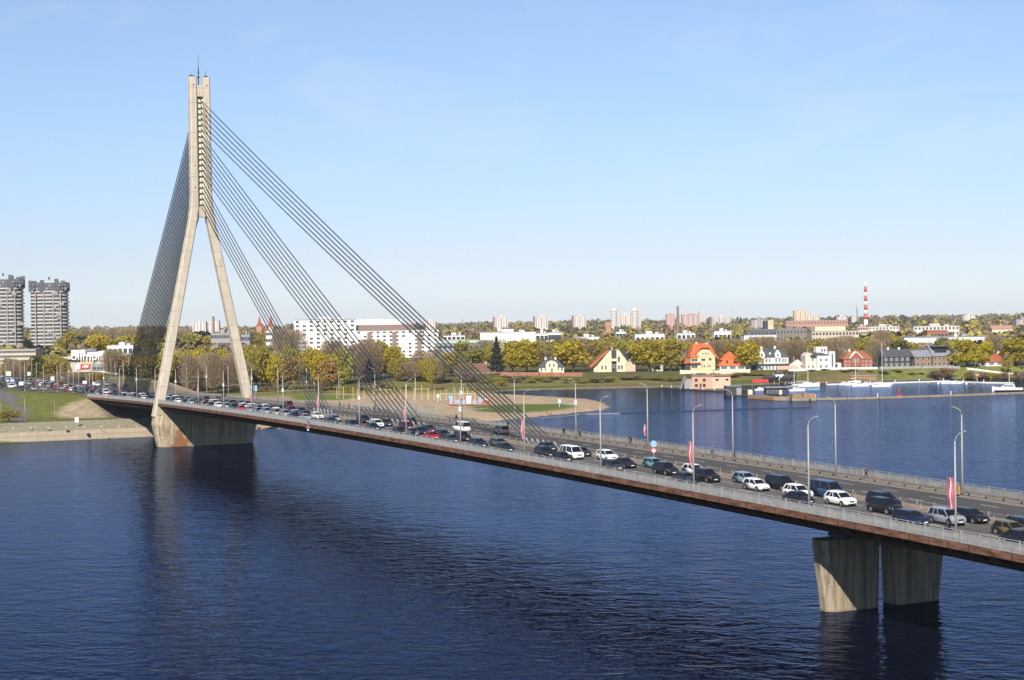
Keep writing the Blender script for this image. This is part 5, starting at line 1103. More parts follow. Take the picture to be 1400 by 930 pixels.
CARLIST = [(1382, 721, 'hatchback', 'gold', MID), (1396, 733, 'sedan', 'black', NEAR), (1402, 711, 'wagon', 'dark grey', MED), (1294, 713, 'SUV', 'silver', MID), (1326, 710, 'wagon', 'black', MED), (1246, 713, 'wagon', 'dark blue', NEAR),
    (1210, 700, 'SUV', 'black', MID), (1208, 690, 'SUV', 'dark blue', MED), (1149, 690, 'crossover', 'white', MID), (1131, 675, 'van', 'blue', MED), (1091, 677, 'crossover', 'white', MID), (1092, 687, 'sedan', 'black', NEAR), (1067, 666, 'minivan', 'black', MED),
    (1034, 670, 'hatchback', 'white', MID), (1019, 659, 'hatchback', 'pale blue', MED), (966, 659, 'SUV', 'black', MID), (949, 647, 'hatchback', 'white', MED), (937, 659, 'sedan', 'dark grey', NEAR), (910, 651, 'SUV', 'black', MID), (894, 640, 'hatchback', 'turquoise', MED),
    (854, 639, 'sedan', 'black', MID), (838, 641, 'hatchback', 'dark grey', NEAR), (830, 630, 'crossover', 'white', MED), (782, 628, 'van', 'white', MID), (769, 629, 'hatchback', 'black', NEAR), (794, 624, 'sedan', 'dark green', MED), (735, 622, 'crossover', 'black', NEAR+1.2),
    (748, 616, 'sedan', 'dark grey', MED), (690, 613, 'sedan', 'black', NEAR), (682, 604, 'wagon', 'grey', MID), (654, 610, 'wagon', 'dark blue', NEAR), (632, 599, 'SUV', 'black', MID), (617, 603, 'hatchback', 'dark grey', NEAR), (606, 595, 'hatchback', 'dark blue', MID), (590, 598, 'sedan', 'red', NEAR),
    (575, 590, 'sedan', 'dark blue', MID), (586, 590, 'hatchback', 'dark grey', MED), (547, 591, 'hatchback', 'black', NEAR), (557, 593, 'sedan', 'grey', NEAR+.9), (555, 586, 'hatchback', 'dark red', MED), (515, 584, 'SUV', 'white', MID), (510, 586, 'sedan', 'dark blue', NEAR), (497, 579, 'SUV', 'black', MED), (527, 582, 'wagon', 'dark grey', MED),
    (482, 581, 'wagon', 'black', NEAR), (458, 573, 'hatchback', 'silver', MID), (453, 577, 'sedan', 'dark grey', NEAR), (434, 570, 'crossover', 'white', MID), (412, 566, 'SUV', 'dark grey', MED), (418, 573, 'sedan', 'silver', NEAR)]
fixed = []
for u, v, k, c, y in CARLIST:
    y2 = y if y in LN else NEAR
    o = lane_car(u, v, k, c, y2); 
    if y != y2: o.location.y = y
    fixed.append((o.location.x, y2))
# learner-style roof sign on the turquoise car is left out; the far carriageway is almost empty
for u, k, c, y in ((684, 'SUV', 'grey', 6.2), (631, 'van', 'white', 2.9), (393, 'SUV', 'dark red', 6.2), (560, 'hatchback', 'black', 3.1)):
    x = Xat(u, y); put_car(k, c, x, y, zd(x)+.03, pi, f'{c} {k} driving away on the far carriageway'+(' behind the queue' if k == 'van' else ''), None, atan2(zd(x+1)-zd(x-1), 2))
rg = random.Random(3); COLS = ['black', 'dark grey', 'dark blue', 'grey', 'silver', 'white', 'white', 'black', 'dark grey', 'dark blue', 'silver', 'red', 'dark red', 'beige']
KS = ['hatchback', 'sedan', 'wagon', 'SUV', 'crossover', 'hatchback', 'sedan', 'SUV', 'minivan', 'van']
for y in (NEAR, MID, MED):
    x = min([a for a, b in fixed if b == y])-rg.uniform(7.2, 9)
    while x > -103:
        k = rg.choice(KS[:9] if rg.random() < .9 else KS); c = rg.choice(COLS)
        if abs(x) > 5 or y != NEAR:
            lab = uniq(f'{c} {k} {where(x, LN[y])}'); p = atan2(zd(x+1)-zd(x-1), 2); put_car(k, c, x, y+rg.uniform(-.25, .25), zd(x)+.03, 0, lab, 'cars queueing across the bridge', -p)
        x -= rg.uniform(6.3, 8.2)
# queue on the approach beyond the abutment, small in the photo
def approach_cars(pts, offs, gap, grp, lab, flip=False):
    for o_ in offs:
        P = [np.array(p, float) for p in pts]; s = rg.uniform(0, 5); i = 0
        while i < len(P)-1:
            d = P[i+1]-P[i]; L = np.linalg.norm(d)
            if s > L: s -= L; i += 1; continue
            t = d/L; q = P[i]+t*s+np.array([-t[1], t[0]])*o_; k = rg.choice(KS); c = rg.choice(COLS)
            put_car(k, c, q[0], q[1], hz(*q)+.15, atan2(-t[1], -t[0]) if not flip else atan2(t[1], t[0]), uniq(f'{c} {k} {lab}'), grp); s += rg.uniform(*gap)
approach_cars([(-107, -6.4), (-150, -7), (-260, -9), (-400, -12)], (-3.3, 0, 3.3), (7, 12), 'cars queueing on the approach road', 'in the approach queue left of the bridge')
approach_cars([(-112, 6.4), (-150, 8), (-260, 14), (-400, 28)], (-2, 2), (18, 40), 'cars on the far approach road', 'on the far approach road left of the bridge', True)
approach_cars([(-170, -19), (-300, -34), (-420, -42)], (-1.6, 1.6), (9, 20), 'cars on the slip road', 'on the slip road left of the bridge')

# ------------------------------------------------------------------ street lamps, banners, signs
def lamp_mesh(h, arm, out, cross=False):
    r = empty('street_lamp'); MB().tube([(0, 0, 0), (0, 0, h*.97)], [.14, .07], 8).lathe([(.2, 0), (.2, .5), (.15, .55)], 8).build('pole', M_POLE, r, True)
    MB().tube([(0, 0, h*.96), (out*.10, arm*.12, h+.12), (out*.3, arm*.45, h+.42), (out*.5, arm*.95, h+.62)], .045, 6).build('arm', M_POLE, r, True)
    MB().loft([[(out*.5-.14, arm*.92, h+.58), (out*.5+.14, arm*.92, h+.58), (out*.5+.09, arm*.92, h+.70), (out*.5-.09, arm*.92, h+.70)], [(out*.65-.12, arm*1.4, h+.66), (out*.65+.12, arm*1.4, h+.66), (out*.65+.07, arm*1.4, h+.75), (out*.65-.07, arm*1.4, h+.75)]]).build('lamp_head', M_LGREY, r)
    if cross:
        MB().tube([(0, 0, h*.62), (0, 5.2*np.sign(arm), h*.64)], .045, 5).tube([(0, 0, h*.72), (0, 3.0*np.sign(arm), h*.645)], .02, 4).build('cross_arm', M_POLE, r); MB().box(-.25, .25, -.25, .1, h*.60, h*.68).build('clamp_box', M_WHITE, r)
    return r
LP_N = lamp_mesh(10.2, .8, .5); LP_NC = lamp_mesh(10.2, .8, .5, True); LP_F = lamp_mesh(10.3, -.95, -.4); LP_FC = lamp_mesh(10.3, -.95, -.4, True)
first = set()
def put(proto, x, y, z, rz, label, group, name=None, sc=None):
    o = proto if proto.name not in first else None
    if o is None: o = copy_tree(proto)
    else: first.add(proto.name)
    if name: o.name = name
    o.location = (x, y, z); o.rotation_euler = (0, 0, rz)
    if sc: o.scale = (sc,)*3
    return tag(o, label, None, group)
for p in (LP_N, LP_NC, LP_F, LP_FC): p['category'] = 'street lamp'
fb = None
for k, x in enumerate(NLX):
    c = x < 225 and k % 2 == 1 or x < 120
    put(LP_NC if c and k % 2 else LP_N, x, -12.9, zd(x)+.1, 0, f'near-side street lamp {"with a red-white banner" if k % 2 == 0 else "without banner"}, {ORD[k]} from the right', 'street lamps along the near railing')
    if k % 2 == 0 and x > -100:
        # a hanging banner with a gentle wave: carmine, thin white, carmine
        def bn():
            mb = MB(); n = 9
            for i in range(n):
                for j, (a, b) in enumerate(((-1.02, -.60), (-.60, -.42), (-.42, 0.0))):
                    z0, z1 = 6.2-3.1*i/n, 6.2-3.1*(i+1)/n; w0 = .10*sin(i*.9); w1 = .10*sin((i+1)*.9); t0 = 1-.10*i/n; t1 = 1-.10*(i+1)/n
                    P = [(a*t0, w0+.06*sin(a*4), z0), (b*t0, w0+.06*sin(b*4), z0), (b*t1, w1+.06*sin(b*4), z1), (a*t1, w1+.06*sin(a*4), z1)]
                    mb.hexa([(x_, y_-.012, z_) for x_, y_, z_ in P]+[(x_, y_+.012, z_) for x_, y_, z_ in P], 1 if j == 1 else 0)
            return mb
        if fb is None:
            fb = empty('banner', (0, 0, 0)); bn().build('cloth', [M_FRED, M_FWHT], fb); MB().tube([(-1.15, 0, 6.24), (.2, 0, 6.24)], .03, 5).build('banner_rod', M_STEEL, fb); o = fb
        else: o = copy_tree(fb)
        o.location = (x-.14, -12.9, zd(x)); o.rotation_euler = (0, 0, .15); o.scale = (.95, 1, 1.0); tag(o, f'red-white-red banner hanging on the {ORD[k]} near lamp post from the right', 'banner', 'banners on the near lamp posts')
for k in range(17):
    x = 312.5-25.3*k; c = x < 230
    put(LP_FC if c and k % 2 == 0 else LP_F, x, 11.95, zd(x)+.1, 0, f'far-side street lamp, {ORD[k]} from the right', 'street lamps along the far sidewalk')
x = 236.1; o = copy_tree(fb); o.location = (x-.14, 11.95, zd(x)+.4); o.rotation_euler = (0, 0, .5); o.scale = (.45, 1, .6); tag(o, 'small furled red-white flag on the far lamp post above the cyclist', 'flag'); o['group'] = ''
del o['group']
x = 312.5; r = empty('control_box', (x-.05, 11.6, zd(x)+.17), 0, 'orange control box at the foot of the far lamp post at right', 'box'); MB().box(-.25, .25, -.5, -.2, 0.1, 1.2).box(-.28, .28, -.53, -.2, 1.2, 1.26).build('cabinet', mat('orange_cabinet', (.36, .21, .09), .6, .3), r); MB().box(-.15, .15, -.54, -.5, .4, 1.0).build('cabinet_door', M_WOOD, r)
def sign(x, y, z, h, w, hh, m, label, shape='rect', cat='road sign', name='road_sign', posts=1, rz=None, m2=None):
    r = empty(name, (x, y, z), RZ if rz is None else rz, label, cat)
    mb = MB()
    for i in range(posts): xx_ = 0 if posts == 1 else (-w*.4 if i == 0 else w*.4); mb.tube([(xx_, 0, 0), (xx_, 0, h)], .06, 5)
    mb.build('post', M_STEEL, r)
    if shape == 'rect': MB().box(-w/2, w/2, -.1, -.04, h-hh, h).build('panel', m, r)
    else:
        n = 16; MB().loft([[(w/2*cos(2*pi*k/n), yy, h-w/2+w/2*sin(2*pi*k/n)) for k in range(n)] for yy in (-.12, -.06)][::-1]).build('panel', m, r)
        if m2: MB().loft([[(w*.36*cos(2*pi*k/n), yy, h-w/2+w*.36*sin(2*pi*k/n)) for k in range(n)] for yy in (-.14, -.125)][::-1]).build('panel_face', m2, r)
    return r
x = Xat(894, 0); r = sign(x, 0, zd(x)+.2, 3.35, 1.0, 1.0, M_LBLU, 'light blue round sign over a red ring sign on the median', 'round')
n = 16; MB().loft([[(.42*cos(2*pi*k/n), yy, 1.85+.42*sin(2*pi*k/n)) for k in range(n)] for yy in (-.12, -.06)][::-1]).build('ring_panel', M_REDP, r); MB().loft([[(.28*cos(2*pi*k/n), yy, 1.85+.28*sin(2*pi*k/n)) for k in range(n)] for yy in (-.15, -.125)][::-1]).build('panel_face', M_WHITE, r)
x = Xat(352, 14); sign(x, 13.4, zd(x)+.1, 4.4, 1.1, 1.7, M_LBLU, 'blue square sign above the far railing right of the pylon leg')
for u, v, h, w, hh, lab, m in ((105, 579, 3.6, 1.2, 1.6, 'white square sign on a post on the quay lawn', M_WHITE), (34, 576, 14, 0, 0, '', None)):
    if m: p = G(u, v, 4.9); sign(float(p[0]), float(p[1]), hz(*p[:2]), h, w, hh, m, lab)
for i, (u, dep, vt, w, hh, lab) in enumerate(((116, 560, 521, 2.0, 1.3, 'white rectangular sign standing over the queue near the abutment'), (29, 640, 522, 2.6, 2.0, 'white square board by the slip road, second from left'), (17, 650, 518, 2.4, 1.8, 'pale blue board by the slip road at the left edge'), (12, 700, 508, 3.0, 2.6, 'white board high over the approach queue at left'),
        (40, 690, 509, 2.0, 2.0, 'small white board between two left approach lamps'), (72, 700, 515, 2.2, 2.4, 'white board above the queue under the olive tree'), (86, 710, 515, 2.2, 3.0, 'white striped board above the queue right of the olive tree'), (128, 600, 522, 1.0, 1.6, 'cream narrow board on the grass by the approach'))):
    p = DP(u, 530, dep); x, y = float(p[0]), float(p[1]); z = hz(x, y); sign(x, y, z, ZV(u, vt, dep)-z, w*.72, hh*.72, M_WHITE if i != 2 else M_LBLU, lab, posts=2 if w > 2.3 else 1)
LPB = lamp_mesh(11, 1.4, 0); LPB['category'] = 'street lamp'
for i, (u, vb, z, vt, wh) in enumerate(((34, 576, 4.9, 541, 'on the quay lawn, left one'), (75, 577, 4.9, 548, 'on the quay lawn, middle one'), (139, 580, 4.9, 545, 'on the quay lawn, right one before the stone cone'), (1.5, 575, 5, 549, 'at the left picture edge'))):
    p = G(u, vb, z); x, y = float(p[0]), float(p[1]); d = (np.array([x, y, z])-_C)@_F; h = (vb-vt)*d/FPX
    put(LPB, x, y, hz(x, y), RZ+pi/2, f'slim pale street lamp {wh}', 'lamps on the quay lawn', sc=h/11.9)
rl = random.Random(9)
for i in range(26):
    u = 2+i*8.3+rl.uniform(-2, 2); dep = rl.uniform(590, 820); p = DP(u, 530, dep); x, y = float(p[0]), float(p[1])
    put(LPB, x, y, hz(x, y), rl.uniform(0, 6), f'slim street lamp beside the left approach roads, number {ORD[i] if i < 20 else ["twenty-first", "twenty-second", "twenty-third", "twenty-fourth", "twenty-fifth", "twenty-sixth"][i-20]} from the left'.replace('number ', ''), 'lamps along the left approach roads', sc=rl.uniform(.85, 1.05))
for i, (u, dep, vt) in enumerate(((620, 700, 524), (646, 690, 526), (403, 790, 520), (430, 720, 516), (466, 760, 518), (511, 720, 522), (568, 745, 520))):
    p = DP(u, 535, dep); x, y = float(p[0]), float(p[1]); z = hz(x, y); put(LPB, x, y, z, RZ+pi/2+(i % 2)*pi, f'tall lamp post in the park beyond the bridge, {ORD[i]} from the left', 'lamp posts in the park', sc=(ZV(u, vt, dep)-z)/11.9)

# ------------------------------------------------------------------ people on the far sidewalk
def figure(pose='walk', stride=.32):
    "one continuous body grown over a jointed skeleton, 1.76 m"
    J = dict(pel=(0, 0, .95), chest=(0.02, 0, 1.25), neck=(.02, 0, 1.50), head=(.05, 0, 1.60), top=(.05, 0, 1.72), shl=(0, .17, 1.43), shr=(0, -.17, 1.43), ell=(-.08, .22, 1.17), elr=(.08, -.22, 1.17), hal=(.04, .23, .94), har=(.22, -.22, .98), hil=(0, .09, .90), hir=(0, -.09, .90),
             knl=(.18, .10, .50), knr=(-.04, -.10, .49), anl=(stride, .10, .10), anr=(-stride-.02, -.10, .14), tol=(stride+.17, .11, .04), tor=(-stride+.10, -.11, .04))
    if pose == 'ride': J.update(pel=(-.25, 0, 1.0), chest=(-.02, 0, 1.25), neck=(.16, 0, 1.45), head=(.22, 0, 1.53), top=(.24, 0, 1.66), shl=(.12, .17, 1.38), shr=(.12, -.17, 1.38), ell=(.28, .22, 1.16), elr=(.28, -.22, 1.16), hal=(.50, .22, 1.06), har=(.50, -.22, 1.06), hil=(-.22, .09, .96), hir=(-.22, -.09, .96), knl=(.16, .11, .78), knr=(.12, -.11, .60), anl=(-.02, .11, .45), anr=(-.12, -.11, .24), tol=(.14, .11, .38), tor=(.05, -.11, .18))
    E = [('pel', 'chest'), ('chest', 'neck'), ('neck', 'head'), ('head', 'top'), ('neck', 'shl'), ('neck', 'shr'), ('shl', 'ell'), ('shr', 'elr'), ('ell', 'hal'), ('elr', 'har'), ('pel', 'hil'), ('pel', 'hir'), ('hil', 'knl'), ('hir', 'knr'), ('knl', 'anl'), ('knr', 'anr'), ('anl', 'tol'), ('anr', 'tor')]
    Rr = dict(pel=.15, chest=.165, neck=.062, head=.10, top=.085, shl=.075, shr=.075, ell=.05, elr=.05, hal=.035, har=.035, hil=.10, hir=.10, knl=.065, knr=.065, anl=.045, anr=.045, tol=.04, tor=.04)
    K = list(J); me = bpy.data.meshes.new('person'); me.from_pydata([J[k] for k in K], [(K.index(a), K.index(b)) for a, b in E], []); o = bpy.data.objects.new('person', me); COL.objects.link(o)
    sk = o.modifiers.new('skin', 'SKIN'); 
    for i, k in enumerate(K):
        q = me.skin_vertices[0].data[i]; q.radius = (Rr[k], Rr[k]*(.75 if k in ('chest', 'pel') else 1)) ; q.use_root = (k == 'pel')
    o.modifiers.new('sub', 'SUBSURF').levels = 1
    dg = bpy.context.evaluated_depsgraph_get(); m2 = bpy.data.meshes.new_from_object(o.evaluated_get(dg)); bpy.data.objects.remove(o); return m2
def person(x, y, z, rz, top, legs, label, pose='walk', me=None):
    me = (FIG[pose]).copy(); me.materials.clear()
    for m in (mat('trousers_'+legs, {'dark': (.02, .02, .025), 'blue': (.04, .06, .12), 'grey': (.1, .1, .1)}[legs], .9, .1), mat('jacket_'+top, {'black': (.015, .015, .018), 'red': (.40, .05, .03), 'navy': (.02, .025, .05), 'brown': (.10, .06, .04), 'grey': (.12, .12, .13)}[top], .9, .1), mat('skin_tone', (.45, .27, .19), .7, .3)): me.materials.append(m)
    for f in me.polygons: f.material_index = 0 if f.center.z < .93 else (2 if f.center.z > 1.52 else 1)
    for f in me.polygons: f.use_smooth = True
    o = link('person', me); o.location = (x, y, z); o.rotation_euler = (0, 0, rz); tag(o, label, 'person')
    mb = MB(); n = 8; hx, hz_ = (.04, 1.665) if pose == 'walk' else (.22, 1.60)
    mb.loft([[(hx-.02+q*cos(2*pi*k/n), q*sin(2*pi*k/n), hz_+dz) for k in range(n)] for q, dz in ((.095, -.04), (.108, .02), (.09, .08), (.03, .115))]).build('hair', mat('dark_hair', (.03, .02, .015), .8, .2), o, True)
    return o
FIG = {'walk': figure('walk'), 'ride': figure('ride')}
for i, (u, top, legs, lab, dr) in enumerate(((464, 'black', 'dark', 'person in black walking on the far sidewalk, leftmost', 0), (478, 'red', 'dark', 'person in a red jacket walking on the far sidewalk', 0), (512, 'navy', 'dark', 'person in dark navy walking right of the red-jacketed one', pi), (625, 'black', 'grey', 'person in black walking behind the white van', 0),
        (694, 'black', 'dark', 'person in black at the railing left of the second far lamp with cables', pi), (772, 'black', 'dark', 'person in black walking just left of a far lamp post, beside another', 0), (792, 'brown', 'dark', 'person in brown walking just right of a far lamp post', pi), (1186, 'brown', 'dark', 'person in brown walking on the far sidewalk above the black SUVs', pi), (973, 'grey', 'blue', 'person in grey leaning by the far railing over the white hatchback', 0))):
    x = Xat(u, 12.9, .2); person(x, 12.7 if i % 2 else 13.0, zd(x)+.17, dr, top, legs, lab)
x = Xat(862, 12.6, .2); person(x, 12.6, zd(x)+.2, pi, 'black', 'dark', 'cyclist in black riding on the far sidewalk', 'ride')
b = empty('bicycle', (x, 12.6, zd(x)+.17), pi, 'dark bicycle ridden along the far sidewalk', 'bicycle')
for xx_ in (-.52, .56): 
    mb = MB(); n = 18
    for k in range(n):
        a0, a1 = 2*pi*k/n, 2*pi*(k+1)/n; mb.tube([(xx_+.33*cos(a0), 0, .35+.33*sin(a0)), (xx_+.33*cos(a1), 0, .35+.33*sin(a1))], .022, 4)
    for k in range(6): mb.tube([(xx_, 0, .35), (xx_+.32*cos(k*pi/3), 0, .35+.32*sin(k*pi/3))], .006, 3)
    mb.build('wheel', M_TYRE, b)
MB().tube([(-.52, 0, .35), (-.1, 0, .32), (.38, 0, .85), (-.25, 0, .82), (-.52, 0, .35)], .022, 5).tube([(-.1, 0, .32), (-.27, 0, .98)], .02, 5).tube([(.56, 0, .35), (.36, 0, 1.02)], .02, 5).build('frame', M_DARK, b)
MB().tube([(.44, -.26, 1.05), (.38, 0, 1.04), (.44, .26, 1.05)], .018, 5).build('handlebar', M_DARK, b); MB().box(-.40, -.14, -.07, .07, .96, 1.02).build('saddle', M_DARK, b)
# bird on a lamp and small rooftop bits
p = (NLX[0], 0); k = 2; x = 312.5-25.3*2; r = empty('seagull', (x-.25, 11.95-2.35, zd(x)+.1+11.6), 2.0, 'white gull sitting on a far lamp arm', 'bird')
MB().loft([[(xx_, q*cos(a*pi/3), zz_+q*.8*sin(a*pi/3)) for a in range(6)] for xx_, q, zz_ in ((-.34, .02, .16), (-.18, .08, .17), (0, .11, .18), (.14, .09, .22), (.20, .05, .30), (.27, .06, .35), (.33, .03, .35), (.40, .008, .33))]).build('body', M_BOAT, r, True); MB().tube([(0, .03, 0), (0, .03, .12)], .01, 3).tube([(0, -.03, 0), (0, -.03, .12)], .01, 3).build('legs', M_REDP, r)
r = empty('inspection_light', (Xat(421, -14.6, -.2), -14.55, zd(100)-.75), 0, 'small grey navigation lamp bracket fixed outside the near railing', 'lamp'); MB().box(-.5, .5, -.3, .3, 0, .25).tube([(0, 0, .2), (0, 0, 1.9)], .12, 6).box(-.35, .35, -.35, .35, 1.5, 2.1).build('bracket', M_LGREY, r); MB().lathe([(.22, -.5), (.25, -.1), (.2, 0)], 8).build('lens', M_WHITE, r)

# ------------------------------------------------------------------ marina
def at0(u, v, z=0.): p = G(u, v, z); return float(p[0]), float(p[1])
def px_box(root, u0, u1, v0, v1, dep, D, m, name, y0=0., zb=None):
    "box whose front stands at the depth dep, seen between the pixels"
    uc = root['_u']; z0 = root.location.z
    a, b = hfr(uc, u0, dep), hfr(uc, u1, dep); return MB().box(a, b, y0, y0+D, (ZV(uc, v1, dep)-z0) if zb is None else zb, ZV(uc, v0, dep)-z0).build(name, m, root)
def wsite(u, v, name, label, cat, dy=0., group=None):
    x, y = at0(u, v); r = empty(name, (x, y, 0), RZ+dy, label, cat, group); r['_u'] = u; return r, (np.array([x, y, 0])-_C)@_F
r, d = wsite(970, 532.5, 'boathouse', 'two-storey peach boathouse with roof terrace at the water', 'house')
W1 = hfr(947, 999, d); X0_ = hfr(970, 946, d); Xm = hfr(970, 974, d); X1_ = hfr(970, 999, d)
H = ZV(970, 514.5, d)
MB().box(X0_, Xm, 0, 9, .3, H).build('wall', M_PINK, r); MB().box(Xm, X1_, .3, 9, .3, H-.2).build('wall', mat('pale_peach_boards', (.60, .42, .30), .85, .2, var=.08), r); MB().box(X0_-1, X1_+1.5, -1, 10, -.4, .5).build('raft', M_WOOD, r)
MB().box(X0_-.3, X1_+.3, -.3, 9.3, H, H+.35).build('roof_deck', M_WOOD, r)
mb = MB()
for i in range(19): xx_ = X0_+(X1_-X0_)*i/18; mb.box(xx_-.05, xx_+.05, -.25, -.15, H+.3, H+1.5)
mb.box(X0_, X1_, -.26, -.14, H+1.45, H+1.6).box(X0_, X1_, -.24, -.16, H+.9, H+.98); mb.build('terrace_railing', M_LGREY, r)
wallbox(r, X0_-3.6, X0_, 1, 8, H-1.5, M_GREY, 'side_annex', .3); MB().hexa([(X0_-6, 0, .3), (X0_-5.4, 0, .3), (X0_-5.4, 6, .3), (X0_-6, 6, .3), (X0_-3.4, 0, H), (X0_-2.9, 0, H), (X0_-2.9, 6, H), (X0_-3.4, 6, H)]).build('stair', M_LGREY, r)
windows(r, [X0_+2.2, X0_+6.2], [1.4, H*.62], 1.2, 1.3, fm=M_BRNR); windows(r, [Xm+2.4, Xm+7.4], [H*.66], 1.2, .8, .24, fm=M_BRNR); MB().box(X0_+3.8, X0_+4.9, -.12, .02, .5, 2.9).build('door', M_BRNR, r)
MB().tube([(Xm, -.2, .3), (Xm, -.2, H+6)], .06, 5).build('flag_pole', M_WHITE, r)
def jetty(name, label, pts, w, z0, z1, m, posts=0, pm=None, cat='pontoon', ph=1.2):
    a = pts[0]; r = empty(name, (a[0], a[1], 0), 0, label, cat)
    mb = MB()
    for p, q in zip(pts[:-1], pts[1:]):
        p = np.array(p); q = np.array(q); t = (q-p)/np.linalg.norm(q-p); nn = np.array([-t[1], t[0]])*w/2; a2 = np.array(a); n = max(1, int(np.linalg.norm(q-p)/10))
        for i in range(n):
            s, e = p+(q-p)*(i+.012)/n-a2, p+(q-p)*(i+.988)/n-a2; mb.hexa([(*(s-nn), z0), (*(e-nn), z0), (*(e+nn), z0), (*(s+nn), z0), (*(s-nn), z1), (*(e-nn), z1), (*(e+nn), z1), (*(s+nn), z1)])
    mb.build('deck', m, r)
    if posts:
        mb = MB()
        for p, q in zip(pts[:-1], pts[1:]):
            p = np.array(p); q = np.array(q); n = max(1, int(np.linalg.norm(q-p)/posts))
            for i in range(n): s = p+(q-p)*i/n-np.array(a); mb.box(s[0]-.16, s[0]+.16, s[1]-.16, s[1]+.16, -.5, z1+ph)
        tag(mb.build('post', pm or M_WOOD, r), kind='stuff')
    return r
jetty('pontoon', 'dark floating walkway from the bank past the boathouse', [at0(905, 531), at0(945, 533.5), at0(993, 536.5)], 2.2, -.3, .55, M_DGREY, 9, M_WHITE)
jetty('pontoon', 'long pale floating breakwater with small posts leading to the right edge', [at0(1115, 547), at0(1200, 545.2), at0(1300, 542), at0(1420, 537.5)], 2.6, -.3, .75, M_MED, 28, M_WHITE, ph=1.6)
jetty('pontoon', 'thin white jetty along the bank below the brick and charcoal houses', [at0(1130, 526.5), at0(1190, 525), at0(1290, 522), at0(1345, 524), at0(1386, 524.6)], 2.0, -.3, .6, M_WHITE, 12, M_WHITE)
jetty('log_boom', 'dark thin floating boom line across the water', [at0(848, 565.4), at0(905, 563.5), at0(960, 561.3), at0(1040, 558.8), at0(1110, 557.0)], .55, -.2, .16, M_DARK, cat='boom')
jetty('log_boom', 'pale thin floating boom line joined to the beach', [at0(742, 573), at0(800, 566.5), at0(848, 565.6)], .5, -.2, .2, M_GREY, cat='boom')
r, d = wsite(1010, 541, 'boat_shed', 'dark grey floating shed at the head of the timber dock', 'shed'); 
w_ = lambda u: hfr(1010, u, d)
MB().box(w_(993), w_(1007), 0, 8, 0, ZV(1010, 528.5, d)).build('wall', M_DGREY, r); MB().box(w_(1007), w_(1014), .5, 8, 0, ZV(1010, 529, d)).build('grey_wall', M_GREY, r); MB().box(w_(992.5), w_(1014.5), -.3, 8.3, ZV(1010, 528.5, d), ZV(1010, 527.8, d)).build('roof', M_LGREY, r); MB().box(w_(993), w_(1030), -1.0, 8, -.3, .35).build('raft', M_DGREY, r)
MB().box(w_(1023), w_(1029), .3, 4, .3, ZV(1010, 533.5, d)).build('white_hut', M_CREAM, r); MB().box(w_(1015), w_(1022), 1, 6, .3, ZV(1010, 533, d)).build('glass_hut', M_WIN, r)
r, d = wsite(1063, 541, 'boat_shed', 'long grey glazed floating pavilion behind the timber dock', 'shed'); w_ = lambda u: hfr(1063, u, d)
MB().box(w_(1049), w_(1078), 4, 10, 0.2, ZV(1063, 531, d)).build('wall', M_DGREY, r); MB().box(w_(1048), w_(1080), 3, 11, ZV(1063, 531, d), ZV(1063, 529.6, d)).build('roof', M_LGREY, r); MB().box(w_(1067), w_(1071), 3.4, 4.02, .3, ZV(1063, 534, d)).build('door', M_CREAM, r)
for i in range(5): MB().box(w_(1050+i*3.2), w_(1052+i*3.2), 3.85, 4.02, .8, ZV(1063, 533, d)).build('window', M_WING, r)
jetty('timber_dock', 'dark-sided timber dock in front of the floating sheds', [at0(1029, 544.5), at0(1063, 547)], 5, -.3, 1.3, M_WOOD, cat='dock')
jetty('timber_dock', 'pale tan concrete dock section left of the brown crates', [at0(1063, 547), at0(1083, 547.4)], 6, -.3, 1.5, M_MED, cat='dock')
r, d = wsite(1100, 548, 'timber_dock', 'brown planked dock end with two raised boxes', 'dock'); w_ = lambda u: hfr(1100, u, d)
MB().box(w_(1083), w_(1116), 0, 9, -.3, 1.4).build('deck', M_MED, r); MB().box(w_(1083.5), w_(1097), -.1, 5, 1.4, 2.6).build('box', M_WOOD, r); MB().box(w_(1098.5), w_(1115), -.1, 5, 1.4, 2.9).build('box', M_WOOD, r); MB().box(w_(1106), w_(1109), -.14, 0, -.1, .8).build('hatch', M_DARK, r)
def hull(L, B, h, m, mb=None, mi=0):
    mb = mb or MB(); st = [(-L/2, B*.38, .0), (-L*.3, B*.48, 0), (0, B*.5, .03), (L*.25, B*.4, .08), (L*.42, B*.16, .18), (L*.5, .03, .26)]
    return mb.loft([[(x, -w, h+dz*h*2), (x, -w*.75, -.25), (x, 0, -.45), (x, w*.75, -.25), (x, w, h+dz*h*2)] for x, w, dz in st], mi)
